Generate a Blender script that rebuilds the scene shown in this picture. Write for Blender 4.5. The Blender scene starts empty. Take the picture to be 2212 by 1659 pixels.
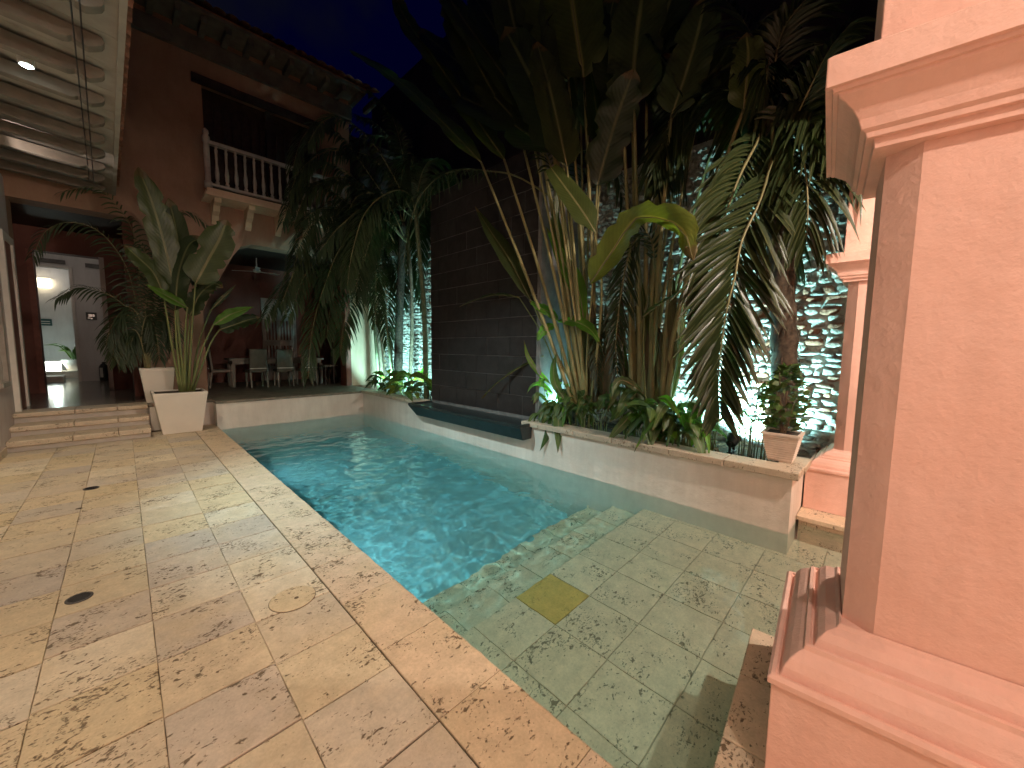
import bpy, math, random
import numpy as np
from mathutils import Vector, Matrix, noise
R = math.radians
sc = bpy.context.scene
COL = sc.collection
random.seed(7)

# ------------------------------------------------------------------ camera
EYE = Vector((0, 0, 1.6))
CX, CY, F = 1106.0, 829.5, 828.0           # lens centre and focal length in the 2212 x 1659 view of the photograph
def _dir(x, y):
    return Vector((x - CX, y - CY, F)).normalized()
_Y = _dir(263, 744); _X = _dir(1927, 763)  # vanishing points of the pool's long and short sides
_X = (_X - _Y * _X.dot(_Y)).normalized(); _Z = _Y.cross(_X)
if _Z.y > 0: _Z = -_Z
WM = Matrix((_X, _Y, _Z))                  # lens axes (right, down, forward) to world
cam = bpy.data.cameras.new('camera'); camo = bpy.data.objects.new('camera', cam); COL.objects.link(camo)
cam.sensor_width = 36; cam.lens = F / 2212 * 36; cam.clip_start = .02; cam.clip_end = 500
r_, d_, f_ = (WM @ Vector(a) for a in ((1, 0, 0), (0, 1, 0), (0, 0, 1)))
camo.matrix_world = Matrix.Translation(EYE) @ Matrix((r_, -d_, -f_)).transposed().to_4x4()
sc.camera = camo

# ------------------------------------------------------------------ world: night sky
w = bpy.data.worlds.new('World'); sc.world = w; w.use_nodes = True
nt = w.node_tree; bg = nt.nodes['Background']
tc = nt.nodes.new('ShaderNodeTexCoord'); nz = nt.nodes.new('ShaderNodeTexNoise'); nz.inputs['Scale'].default_value = 3.2; nz.inputs['Detail'].default_value = 5
cr = nt.nodes.new('ShaderNodeValToRGB')
cr.color_ramp.elements[0].position = .44; cr.color_ramp.elements[0].color = (.0003, .0004, .011, 1)
cr.color_ramp.elements[1].position = .60; cr.color_ramp.elements[1].color = (.0035, .0040, .0062, 1)
nt.links.new(tc.outputs['Generated'], nz.inputs['Vector']); nt.links.new(nz.outputs['Fac'], cr.inputs['Fac'])
nt.links.new(cr.outputs['Color'], bg.inputs['Color']); bg.inputs['Strength'].default_value = 1.0

# ------------------------------------------------------------------ picture settings
vs = sc.view_settings
vs.view_transform = 'Standard'; vs.look = 'None'; vs.exposure = 0.0; vs.gamma = 1; vs.use_curve_mapping = False
cy = sc.cycles
cy.use_denoising = True; cy.max_bounces = 9; cy.diffuse_bounces = 4; cy.glossy_bounces = 4; cy.transmission_bounces = 6
cy.transparent_max_bounces = 8; cy.sample_clamp_indirect = 4; cy.sample_clamp_direct = 0; cy.blur_glossy = .5
cy.use_light_tree = True; cy.use_adaptive_sampling = True; cy.adaptive_threshold = .02

# lamp powers (each lamp is built with its fixture further down)
GALLERY_W = 178; EAVE_W = 310; FLOOD_W = 4.0; POOL_W = 22; POOLSPOT_W = 760
WARM = (1.0, .86, .72); COOL = (.40, .96, 1.0)

# ------------------------------------------------------------------ pixel helpers (a pixel gives a direction, the plane gives the distance)
def ray(x, y): return WM @ _dir(x, y)
def onx(x, y, X): r = ray(x, y); return EYE + r * (X / r.x)
def ony(x, y, Yv): r = ray(x, y); return EYE + r * (Yv / r.y)
def onz(x, y, Zv): r = ray(x, y); return EYE + r * ((Zv - EYE.z) / r.z)

# ------------------------------------------------------------------ mesh helpers
class MB:
    def __init__(s): s.v = []; s.f = []; s.uv = {}
    def box(s, a, b):
        n = len(s.v)
        s.v += [(x, y, z) for x in (a[0], b[0]) for y in (a[1], b[1]) for z in (a[2], b[2])]
        s.f += [tuple(n + i for i in q) for q in ((0, 1, 3, 2), (4, 6, 7, 5), (0, 4, 5, 1), (2, 3, 7, 6), (0, 2, 6, 4), (1, 5, 7, 3))]
        return s
    def tbox(s, c, hb, ht, z0, z1):          # tapered box
        n = len(s.v)
        for z, h in ((z0, hb), (z1, ht)):
            s.v += [(c[0] - h[0], c[1] - h[1], z), (c[0] + h[0], c[1] - h[1], z), (c[0] + h[0], c[1] + h[1], z), (c[0] - h[0], c[1] + h[1], z)]
        s.f += [tuple(n + i for i in q) for q in ((3, 2, 1, 0), (4, 5, 6, 7), (0, 1, 5, 4), (1, 2, 6, 5), (2, 3, 7, 6), (3, 0, 4, 7))]
        return s
    def rings(s, rings, cap=True, close=True):
        n = len(s.v); k = len(rings[0])
        for r in rings: s.v += [tuple(p) for p in r]
        for i in range(len(rings) - 1):
            for j in range(k if close else k - 1):
                a = n + i * k + j; b = n + i * k + (j + 1) % k
                s.f.append((a, b, b + k, a + k))
        if cap:
            s.f.append(tuple(n + j for j in reversed(range(k))))
            s.f.append(tuple(n + (len(rings) - 1) * k + j for j in range(k)))
        return s
    def lathe(s, c, prof, k=12):
        return s.rings([[(c[0] + r * math.cos(2 * math.pi * j / k), c[1] + r * math.sin(2 * math.pi * j / k), c[2] + z) for j in range(k)] for z, r in prof])
    def tube(s, pts, rad, k=6):
        pts = [Vector(p) for p in pts]; rings = []; ref = Vector((.31, .17, .93))
        for i, p in enumerate(pts):
            t = (pts[min(i + 1, len(pts) - 1)] - pts[max(i - 1, 0)]).normalized()
            a = t.cross(ref)
            if a.length < .05: a = t.cross(Vector((1, 0, 0)))
            a.normalize(); b = t.cross(a)
            r = rad[i] if isinstance(rad, (list, tuple)) else rad
            rings.append([p + a * (r * math.cos(2 * math.pi * j / k)) + b * (r * math.sin(2 * math.pi * j / k)) for j in range(k)])
        return s.rings(rings)
    def blade(s, pts, hw, N, fold=.25, prof='lance', ns=10, nc=4, wave=.0, droop=0.0, seed=0, trim=1.0):
        """leaf blade along a midrib; N is the way its upper face looks"""
        P = resample(pts, ns + 1); n = len(s.v); N = Vector(N).normalized()
        for i, p in enumerate(P):
            t = (P[min(i + 1, ns)] - P[max(i - 1, 0)]).normalized()
            sd = t.cross(N)
            if sd.length < .05: sd = t.cross(Vector((.3, .9, .2)))
            sd.normalize(); nn = sd.cross(t)
            u = i / ns * trim; wd = hw * width(prof, u); tear = [1, 1]
            if prof == 'paddle':
                for q_ in (0, 1):
                    r_n = noise.noise(Vector((u * 17 + seed * 3.1, q_ * 9.3, seed * .7)))
                    if r_n > .18: tear[q_] = 1 - min(.34, (r_n - .18) * 1.5)
            for j in range(nc + 1):
                v = -1 + 2 * j / nc; av = abs(v)
                q = p + sd * (wd * (tear[0 if v < 0 else 1] if av > .99 else 1) * v * math.cos(fold * av)) + nn * (wd * av * math.sin(fold) - droop * wd * v * v)
                if wave and 0 < av: q = q + nn * (wave * av * noise.noise(Vector((u * 9 + seed, v * 2.3, seed * 1.7))))
                s.v.append(tuple(q)); s.uv[len(s.v) - 1] = (u, j / nc)
        for i in range(ns):
            for j in range(nc):
                a = n + i * (nc + 1) + j
                s.f.append((a, a + 1, a + nc + 2, a + nc + 1))
        return s
    def build(s, name, mat, parent=None, smooth=False, bevel=0, loc=None, recv=False):
        me = bpy.data.meshes.new(name); me.from_pydata(s.v, [], s.f)
        if s.uv:
            ul = me.uv_layers.new(name='UVMap')
            for l in me.loops: ul.data[l.index].uv = s.uv.get(l.vertex_index, (.5, .5))
        if smooth:
            for p in me.polygons: p.use_smooth = True
        me.materials.append(MAT[mat] if isinstance(mat, str) else mat); me.update()
        o = bpy.data.objects.new(name, me); COL.objects.link(o)
        if parent: o.parent = parent
        if loc: o.location = loc
        if bevel:
            m = o.modifiers.new('bevel', 'BEVEL'); m.width = bevel; m.segments = 2; m.limit_method = 'ANGLE'
        if recv: o.cycles.is_caustics_receiver = True
        return o

def resample(pts, n):
    pts = [Vector(p) for p in pts]
    if len(pts) == 2: return [pts[0].lerp(pts[1], i / (n - 1)) for i in range(n)]
    ex = [pts[0] * 2 - pts[1]] + pts + [pts[-1] * 2 - pts[-2]]
    dense = []
    for k in range(1, len(ex) - 2):
        p0, p1, p2, p3 = ex[k - 1:k + 3]
        for i in range(12):
            t = i / 12
            dense.append(.5 * ((2 * p1) + (p2 - p0) * t + (2 * p0 - 5 * p1 + 4 * p2 - p3) * t * t + (3 * p1 - p0 - 3 * p2 + p3) * t ** 3))
    dense.append(pts[-1])
    L = [0]
    for a, b in zip(dense, dense[1:]): L.append(L[-1] + (b - a).length)
    out = []; j = 0
    for i in range(n):
        d = L[-1] * i / (n - 1)
        while j < len(L) - 2 and L[j + 1] < d: j += 1
        seg = max(L[j + 1] - L[j], 1e-9)
        out.append(dense[j].lerp(dense[j + 1], min(1, (d - L[j]) / seg)))
    return out

def width(prof, u):
    u = min(max(u, 0), 1)
    if prof == 'paddle':      # banana / strelitzia
        return max(.02, min(1, (u / .13) ** .6) * (1 - max(0, (u - .55) / .45) ** 2.6) ** .7)
    if prof == 'strap':
        return max(.03, min(1, u * 5) * (1 - u ** 4))
    if prof == 'ovate':
        return max(.02, math.sin(math.pi * u ** .72) ** .8)
    return max(.02, math.sin(math.pi * u ** .85) ** .9 * (1.08 - .3 * u))

def tag(o, label=None, cat=None, group=None, kind=None):
    if label: o['label'] = label
    if cat: o['category'] = cat
    if group: o['group'] = group
    if kind: o['kind'] = kind
    return o
def empty(name, loc, label=None, cat=None, group=None):
    o = bpy.data.objects.new(name, None); COL.objects.link(o); o.location = loc; o.empty_display_size = .1
    return tag(o, label, cat, group)
def keep(o, parent):      # parent without moving
    o.parent = parent; o.matrix_parent_inverse = Matrix.Translation(parent.location).inverted(); return o
def child(mb, name, mat, parent, **k):
    return keep(mb.build(name, mat, None, **k), parent)
def sub(mb, name, mat, part, root, **k):     # sub-part: part carries the root's offset already
    o = mb.build(name, mat, None, **k); o.parent = part
    o.matrix_parent_inverse = Matrix.Identity(4)
    return o

# ------------------------------------------------------------------ materials
MAT = {}
class NT:
    def __init__(s, name):
        m = bpy.data.materials.new(name); m.use_nodes = True; MAT[name] = m; s.m = m; s.t = m.node_tree
        s.b = s.t.nodes['Principled BSDF']; s.o = s.t.nodes['Material Output']
    def n(s, typ, **kw):
        x = s.t.nodes.new('ShaderNode' + typ)
        for k, v in kw.items():
            if k in x.inputs: 
                x.inputs[k].default_value = v
            else: setattr(x, k, v)
        return x
    def l(s, a, b): s.t.links.new(a, b)
    def pos(s, scale=(1, 1, 1), rnd=True):
        g = s.n('NewGeometry'); out = g.outputs['Position']
        if rnd:
            oi = s.n('ObjectInfo'); mu = s.n('Math', operation='MULTIPLY'); mu.inputs[1].default_value = 53.0
            s.l(oi.outputs['Random'], mu.inputs[0]); ad = s.n('VectorMath', operation='ADD')
            s.l(out, ad.inputs[0]); s.l(mu.outputs[0], ad.inputs[1]); out = ad.outputs[0]
        mp = s.n('Mapping'); mp.inputs['Scale'].default_value = scale; s.l(out, mp.inputs['Vector']); return mp.outputs[0]
    def noise(s, vec, scale, detail=4, rough=.55, dist=0):
        x = s.n('TexNoise', Scale=scale, Detail=detail, Roughness=rough, Distortion=dist); s.l(vec, x.inputs['Vector']); return x.outputs['Fac']
    def ramp(s, fac, stops):
        r = s.n('ValToRGB'); e = r.color_ramp.elements
        while len(e) < len(stops): e.new(.5)
        for q, (p, c) in zip(e, stops): q.position = p; q.color = (*c, 1) if len(c) == 3 else c
        s.l(fac, r.inputs['Fac']); return r.outputs['Color']
    def mix(s, fac, a, b, mode='MIX'):
        x = s.n('Mix', data_type='RGBA', blend_type=mode)
        for k, v in ((0, fac), (6, a), (7, b)):
            if hasattr(v, 'links') or isinstance(v, bpy.types.NodeSocket): s.l(v, x.inputs[k])
            else: x.inputs[k].default_value = v if k == 0 else (*v, 1)
        return x.outputs[2]
    def bump(s, h, strength, dist=.01):
        x = s.n('Bump', Strength=strength, Distance=dist); s.l(h, x.inputs['Height']); s.l(x.outputs[0], s.b.inputs['Normal']); return x

def plain(name, c, rough=.6, metal=0, var=.18, vs_=6, bump=.15, bs=30, spec=.4):
    t = NT(name); p = t.pos(rnd=False)
    n1 = t.noise(p, vs_, 5)
    c1 = tuple(min(1, x * (1 + var)) for x in c); c0 = tuple(x * (1 - var) for x in c)
    t.l(t.ramp(n1, [(.3, c0), (.7, c1)]), t.b.inputs['Base Color'])
    t.b.inputs['Roughness'].default_value = rough; t.b.inputs['Metallic'].default_value = metal
    t.b.inputs['Specular IOR Level'].default_value = spec
    if bump: t.bump(t.noise(p, bs, 4), bump, .004)
    return t

def travertine(name, stops, pit=1.0, wet=False):
    t = NT(name); p = t.pos((1, 1, 1)); ps = t.pos((1.0, 1.5, 1.0))
    oi = t.n('ObjectInfo')
    base = t.ramp(oi.outputs['Random'], stops)
    cl = t.noise(p, 2.6, 3)
    base = t.mix(t.ramp(cl, [(.45, (0, 0, 0)), (.75, (.6,) * 3)]), base, (.66, .53, .35), 'MIX') if not wet else base
    mot = t.noise(p, 11, 6, .65)
    base = t.mix(.6, base, t.ramp(mot, [(.25, (.62, .60, .56)), (.75, (1.15, 1.12, 1.08))]), 'MULTIPLY')
    fine = t.noise(p, 70, 4, .7)
    base = t.mix(.5, base, t.ramp(fine, [(.3, (.74, .72, .70)), (.62, (1.06,) * 3)]), 'MULTIPLY')
    # holes in the stone: clusters of short dark pits
    a = t.noise(ps, 26, 2.5, .55, .5); b = t.noise(ps, 62, 2, .5, .3); m = t.noise(p, 4.2, 3)
    ma = t.n('MapRange'); ma.inputs[1].default_value = .36; ma.inputs[2].default_value = .64; ma.inputs[3].default_value = -.09; ma.inputs[4].default_value = .085
    t.l(m, ma.inputs[0])
    s1 = t.n('Math', operation='ADD'); t.l(a, s1.inputs[0]); t.l(ma.outputs[0], s1.inputs[1])
    s2 = t.n('Math', operation='ADD'); t.l(b, s2.inputs[0]); t.l(ma.outputs[0], s2.inputs[1])
    h1 = t.ramp(s1.outputs[0], [(.635, (0, 0, 0)), (.70, (1, 1, 1))]); h2 = t.ramp(s2.outputs[0], [(.66, (0, 0, 0)), (.72, (.85,) * 3)])
    mx = t.n('Math', operation='MAXIMUM'); t.l(h1, mx.inputs[0]); t.l(h2, mx.inputs[1])
    pm = t.n('Math', operation='MULTIPLY'); t.l(mx.outputs[0], pm.inputs[0]); pm.inputs[1].default_value = .88 * pit
    base = t.mix(pm.outputs[0], base, (.105, .068, .036))
    t.l(base, t.b.inputs['Base Color'])
    hh = t.n('Math', operation='SUBTRACT'); t.l(mot, hh.inputs[0]); t.l(mx.outputs[0], hh.inputs[1])
    t.bump(hh.outputs[0], .55, .006)
    t.l(t.ramp(mot, [(.3, (.42,) * 3), (.7, (.62,) * 3)]), t.b.inputs['Roughness'])
    t.b.inputs['Specular IOR Level'].default_value = .35
    return t

travertine('deck_stone', [(0, (.66, .53, .33)), (.16, (.62, .53, .41)), (.34, (.53, .46, .40)), (.5, (.78, .68, .52)), (.66, (.57, .49, .42)), (.84, (.68, .55, .37)), (1, (.64, .54, .39))])
travertine('coping_stone', [(0, (.68, .52, .36)), (.5, (.70, .55, .41)), (1, (.67, .53, .40))])
travertine('shelf_stone', [(0, (.90, .72, .54)), (.5, (.84, .68, .52)), (1, (.92, .75, .57))], .85, True)
travertine('yellow_stone', [(0, (.74, .50, .16)), (1, (.76, .52, .18))], .25, True)
travertine('cap_stone', [(0, (.60, .50, .38)), (.5, (.64, .54, .42)), (1, (.55, .46, .36))], .8, True)

plain('shelf_grout', (.58, .50, .38), .9, bump=.4)
plain('grout', (.11, .08, .052), .9, bump=.4)

plain('pool_plaster', (.44, .71, .78), .8, var=.05, vs_=2, bump=.1)
def plaster(name, c, dark, bs=9):
    t = NT(name); p = t.pos(rnd=False); n1 = t.noise(p, 1.7, 5, .6); n2 = t.noise(t.pos((1, 1, .22), False), 7, 5, .65); n3 = t.noise(p, bs, 5, .55); n4 = t.noise(p, 90, 3, .6)
    col = t.ramp(n1, [(.3, dark), (.68, c)])
    col = t.mix(.35, col, t.ramp(n2, [(.35, (.80, .78, .76)), (.6, (1.05,) * 3)]), 'MULTIPLY')
    t.l(col, t.b.inputs['Base Color']); t.b.inputs['Roughness'].default_value = .62; t.b.inputs['Specular IOR Level'].default_value = .3
    ad = t.n('Math', operation='MULTIPLY_ADD'); t.l(n4, ad.inputs[0]); ad.inputs[1].default_value = .12; t.l(n3, ad.inputs[2])
    t.bump(ad.outputs[0], .8, .014)
    return t
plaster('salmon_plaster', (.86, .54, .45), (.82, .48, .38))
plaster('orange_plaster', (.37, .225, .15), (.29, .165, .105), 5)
plaster('dim_plaster', (.22, .125, .08), (.17, .095, .06), 4)
plaster('red_plaster', (.20, .075, .055), (.15, .055, .04), 5)
plaster('white_plaster', (.86, .77, .68), (.77, .67, .58), 7)
plaster('cream_plaster', (.70, .52, .36), (.62, .44, .30), 5)
plaster('grey_plaster', (.62, .55, .52), (.52, .44, .42), 5)
plaster('hall_white', (.74, .72, .70), (.66, .64, .62), 4)
plain('slate', (.030, .026, .025), .42, var=.35, vs_=7, bump=.4, bs=16)
plain('grey_stone', (.20, .19, .18), .8, var=.25, vs_=6, bump=.5, bs=14)
plain('slate_joint', (.17, .16, .15), .85, var=.3, bump=.3)
plain('black_stone', (.022, .028, .028), .30, var=.3, vs_=9, bump=.2, bs=20)
plain('soil', (.045, .032, .022), .95, var=.5, vs_=22, bump=1, bs=26)
plain('white_paint', (.70, .66, .60), .45, var=.08, bump=.08)
plain('white_pot', (.74, .68, .60), .42, var=.05, vs_=3, bump=.05)
plain('ribbed_pot', (.72, .62, .53), .5, var=.12, vs_=12, bump=.2, bs=40)
plain('dark_wood', (.045, .028, .020), .55, var=.35, vs_=10, bump=.2)
plain('beam_wood', (.20, .175, .14), .62, var=.2, vs_=6, bump=.25, bs=22)
plain('board_white', (.33, .30, .25), .7, var=.14, vs_=5, bump=.2)
plain('red_wood', (.22, .07, .045), .5, var=.2, vs_=8)
plain('old_eave', (.13, .115, .095), .8, var=.25, vs_=5, bump=.3)
plain('old_white', (.36, .31, .27), .6, var=.15, vs_=8, bump=.15)
plain('chair_cloth', (.13, .12, .095), .9, var=.1, vs_=9, bump=.4, bs=60)
plain('pale_wood', (.22, .19, .15), .5, var=.15)
plain('black_plastic', (.012, .012, .013), .4, var=.1)
plain('steel', (.55, .55, .55), .28, metal=1, var=.08, bump=0)
plain('sign_dark', (.02, .09, .09), .4, var=.1, bump=0)
plain('roof_tile', (.24, .11, .065), .8, var=.4, vs_=9, bump=.3)
plain('hall_floor', (.24, .22, .19), .16, var=.3, vs_=9, bump=.05, bs=12)
plain('terrace_stone', (.20, .17, .13), .5, var=.3, vs_=7, bump=.3)
plain('drain_dark', (.05, .045, .045), .45, var=.2)
plain('rock_base', (.50, .48, .43), .95, var=.4, vs_=9, bump=1, bs=18)
plain('bark', (.20, .15, .10), .9, var=.45, vs_=16, bump=.9, bs=30)
plain('fibre', (.060, .044, .030), .95, var=.55, vs_=20, bump=1, bs=34)
plain('neighbour', (.07, .05, .045), .9, var=.2, vs_=2)

# rubble stones: each its own tone, a few of them brick red
t = NT('rubble'); p = t.pos(); oi = t.n('ObjectInfo')
c = t.ramp(oi.outputs['Random'], [(0, (.50, .46, .40)), (.3, (.62, .58, .50)), (.55, (.40, .37, .33)), (.8, (.66, .62, .55)), (.88, (.42, .20, .13)), (1, (.46, .24, .16))])
n1 = t.noise(p, 13, 6, .7); c = t.mix(.8, c, t.ramp(n1, [(.32, (.28, .27, .26)), (.58, (1.1,) * 3)]), 'MULTIPLY')
t.l(c, t.b.inputs['Base Color']); t.b.inputs['Roughness'].default_value = .95; t.b.inputs['Specular IOR Level'].default_value = .15
t.bump(t.noise(p, 17, 7, .72), 1.0, .05)

def leafmat(name, c, c2, mid, trans=.32, rough=.38, veins=22, tcol=None):
    t = NT(name); uv = t.n('UVMap'); sx = t.n('SeparateXYZ'); t.l(uv.outputs[0], sx.inputs[0])
    oi = t.n('ObjectInfo'); p = t.pos()
    col = t.mix(oi.outputs['Random'], c, c2)
    col = t.mix(.55, col, t.ramp(t.noise(p, 5, 5, .6), [(.3, (.62, .66, .6)), (.7, (1.22, 1.18, 1.1))]), 'MULTIPLY')
    # side veins run out from the midrib at a slant
    a = t.n('Math', operation='SUBTRACT'); t.l(sx.outputs[1], a.inputs[0]); a.inputs[1].default_value = .5
    b = t.n('Math', operation='ABSOLUTE'); t.l(a.outputs[0], b.inputs[0])
    k = t.n('Math', operation='MULTIPLY_ADD'); t.l(b.outputs[0], k.inputs[0]); k.inputs[1].default_value = -.35; t.l(sx.outputs[0], k.inputs[2])
    k2 = t.n('Math', operation='MULTIPLY'); t.l(k.outputs[0], k2.inputs[0]); k2.inputs[1].default_value = veins * 6.283
    sn = t.n('Math', operation='SINE'); t.l(k2.outputs[0], sn.inputs[0])
    col = t.mix(.22, col, t.ramp(sn.outputs[0], [(.0, (.7, .72, .7)), (1, (1.15,) * 3)]), 'MULTIPLY')
    mr = t.ramp(b.outputs[0], [(.022, (1, 1, 1)), (.05, (0, 0, 0))])
    col = t.mix(mr, col, mid)
    tipn = t.n('Math', operation='MULTIPLY_ADD'); t.l(t.noise(p, 9, 3), tipn.inputs[0]); tipn.inputs[1].default_value = .12; t.l(sx.outputs[0], tipn.inputs[2])
    col = t.mix(t.ramp(tipn.outputs[0], [(.99, (0, 0, 0)), (1.0, (.0,) * 3)]) if veins < 5 else t.ramp(tipn.outputs[0], [(.98, (0, 0, 0)), (1.0, (.85,) * 3)]), col, (.13, .085, .035))
    t.l(col, t.b.inputs['Base Color']); t.b.inputs['Roughness'].default_value = rough; t.b.inputs['Specular IOR Level'].default_value = .45
    t.bump(sn.outputs[0], .16, .004)
    tr = t.n('BsdfTranslucent'); tc_ = t.mix(1.0, col, tcol or (1.5, 1.9, .7), 'MULTIPLY'); t.l(tc_, tr.inputs['Color'])
    ms = t.n('MixShader'); ms.inputs[0].default_value = trans
    t.l(t.b.outputs[0], ms.inputs[1]); t.l(tr.outputs[0], ms.inputs[2]); t.l(ms.outputs[0], t.o.inputs['Surface'])
    return t
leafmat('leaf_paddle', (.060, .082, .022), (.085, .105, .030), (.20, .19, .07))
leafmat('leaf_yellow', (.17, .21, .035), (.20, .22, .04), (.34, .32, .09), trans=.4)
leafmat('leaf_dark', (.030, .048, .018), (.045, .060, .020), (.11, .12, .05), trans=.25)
leafmat('leaf_pot', (.062, .086, .026), (.085, .105, .034), (.20, .20, .08), trans=.3)
leafmat('leaf_dead', (.085, .062, .030), (.12, .085, .040), (.14, .10, .05), trans=.15, rough=.7)
leafmat('leaf_palm', (.020, .032, .011), (.032, .043, .014), (.10, .10, .04), trans=.14, veins=3)
leafmat('leaf_areca', (.035, .055, .030), (.050, .070, .035), (.10, .12, .06), trans=.25, veins=3)
leafmat('leaf_lily', (.060, .105, .030), (.085, .130, .040), (.15, .20, .07), trans=.4)
leafmat('leaf_bright', (.10, .22, .030), (.14, .24, .035), (.22, .30, .08), trans=.5)
leafmat('leaf_croton', (.11, .135, .022), (.16, .150, .028), (.25, .25, .08), trans=.42)
leafmat('leaf_bush', (.060, .100, .028), (.085, .13, .035), (.12, .16, .06), trans=.3, veins=6)
plain('stalk', (.27, .24, .105), .5, var=.22, vs_=5, bump=.1)
plain('stalk_green', (.15, .17, .060), .5, var=.2, vs_=5, bump=.1)
plain('rachis', (.20, .18, .08), .5, var=.2, bump=0)
plain('cane', (.20, .22, .12), .55, var=.3, vs_=12, bump=.2)

def emis(name, c, s):
    t = NT(name); t.b.inputs['Base Color'].default_value = (.8, .8, .8, 1); t.b.inputs['Emission Color'].default_value = (*c, 1); t.b.inputs['Emission Strength'].default_value = s
emis('lamp_cool', (.75, 1, .97), 60); emis('lamp_warm', (1, .86, .62), 28); emis('lamp_hall', (1, .84, .55), 5); emis('lamp_hall_cool', (.95, 1, .85), 9)
emis('lamp_pool', (.6, .95, 1), 12)

# water: refracting surface, faintly green-blue inside
m = bpy.data.materials.new('water'); m.use_nodes = True; MAT['water'] = m; t_ = m.node_tree; t_.nodes.clear()
o_ = t_.nodes.new('ShaderNodeOutputMaterial'); g_ = t_.nodes.new('ShaderNodeBsdfGlass'); g_.inputs['IOR'].default_value = 1.333; g_.inputs['Roughness'].default_value = 0
v_ = t_.nodes.new('ShaderNodeVolumeAbsorption'); v_.inputs['Color'].default_value = (.68, .93, .93, 1); v_.inputs['Density'].default_value = .42
t_.links.new(g_.outputs[0], o_.inputs['Surface']); t_.links.new(v_.outputs[0], o_.inputs['Volume'])

def point(name, loc, watts, color, radius=.05, parent=None, caustic=True):
    l = bpy.data.lights.new(name, 'POINT'); l.energy = watts; l.color = color; l.shadow_soft_size = radius
    l.cycles.is_caustics_light = caustic
    o = bpy.data.objects.new(name, l); COL.objects.link(o); o.location = loc
    if parent: keep(o, parent)
    return o
def spot(name, loc, to, watts, color, ang, radius=.04, parent=None, blend=.6, caustic=True):
    l = bpy.data.lights.new(name, 'SPOT'); l.energy = watts; l.color = color; l.shadow_soft_size = radius; l.spot_size = R(ang); l.spot_blend = blend
    l.cycles.is_caustics_light = caustic
    o = bpy.data.objects.new(name, l); COL.objects.link(o); o.location = loc
    o.rotation_euler = (Vector(to) - Vector(loc)).to_track_quat('-Z', 'Y').to_euler()
    if parent: keep(o, parent)
    return o

# ================================================================== GROUND, POOL, DECK
WZ = -.08; PX0, PX1, PY1 = 1.245, 4.22, 9.45
tag(MB().box((-40, -40, -2.2), (60, 70, -2.1)).build('ground', 'soil'), kind='structure')
deck = MB().box((-1.3, -3.2, -2.09), (PX0 - .02, 9.8, -.014)).build('deck', 'grout'); tag(deck, kind='structure')

def tile_mesh(name, sx, sy, h, mat, seed=0, wob=.0018):
    """stone tile centred on the origin, top at z = 0, edges worn a little unevenly"""
    rnd = random.Random(seed); mb = MB(); k = 4; ring = []
    for a, b, (ux, uy) in (((-1, -1), (1, -1), (0, 1)), ((1, -1), (1, 1), (-1, 0)), ((1, 1), (-1, 1), (0, -1)), ((-1, 1), (-1, -1), (1, 0))):
        for i in range(k):
            f = i / k; e = rnd.uniform(0, wob) * (1 if i else .6)
            ring.append(((a[0] + (b[0] - a[0]) * f) * sx / 2 + ux * e, (a[1] + (b[1] - a[1]) * f) * sy / 2 + uy * e))
    ins = lambda d: [(x * (1 - 2 * d / sx), y * (1 - 2 * d / sy)) for x, y in ring]
    mb.rings([[(x, y, -h) for x, y in ring], [(x, y, -.0035) for x, y in ring], [(x, y, -.0008) for x, y in ins(.002)], [(x, y, 0) for x, y in ins(.005)]])
    me = bpy.data.meshes.new(name); me.from_pydata(mb.v, [], mb.f); me.materials.append(MAT[mat]); me.update(); return me
def put(name, me, loc, parent, rot=0, recv=False):
    o = bpy.data.objects.new(name, me); COL.objects.link(o); o.location = loc; o.rotation_euler = (random.uniform(-.0012, .0012), random.uniform(-.0012, .0012), rot)
    o.parent = parent
    if recv: o.cycles.is_caustics_receiver = True
    return o
xs = [.869, .455, .036, -.372, -.785, -1.255]
P = .4135; G = .0035
metas = {}
for c in range(5):
    w_ = xs[c] - xs[c + 1] - .0008
    for s in range(4): metas[c, s] = tile_mesh('paving_tile', w_, P - .008, .013, 'deck_stone', c * 7 + s)
for c in range(5):
    for n in range(-11, 18):
        y0 = 2.115 + n * P + (.012 * ((c * 37) % 3 - 1)); y1 = y0 + P
        if y0 > 9.35: continue
        put('paving_tile', metas[c, random.randrange(4)], ((xs[c] + xs[c + 1]) / 2, y0 + P / 2, random.uniform(-.002, .0018)), deck)
# coping along the pool's left side, its outer arris rounded
def coping(y0, y1, sd):
    rnd = random.Random(sd); mb = MB(); prof = [(-.37, -.012), (-.37, -.003), (-.366, 0), (-.014, 0), (-.005, -.004), (0, -.014), (0, -.055), (-.02, -.06)]
    n = 7; rings = []
    for i in range(n + 1):
        y = y0 + (y1 - y0) * i / n; e = rnd.uniform(-.004, .003) if 0 < i < n else -.002
        rings.append([(1.247 + x + (e if x > -.05 else 0), y, z) for x, z in prof])
    mb.rings(rings); return mb
yy = 1.28 - .53 * 8
i = 0
while yy < 9.6:
    y1 = min(yy + .526, 9.79)
    o = coping(yy, y1, i).build('coping_slab', 'coping_stone', deck); i += 1
    yy += .53
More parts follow.
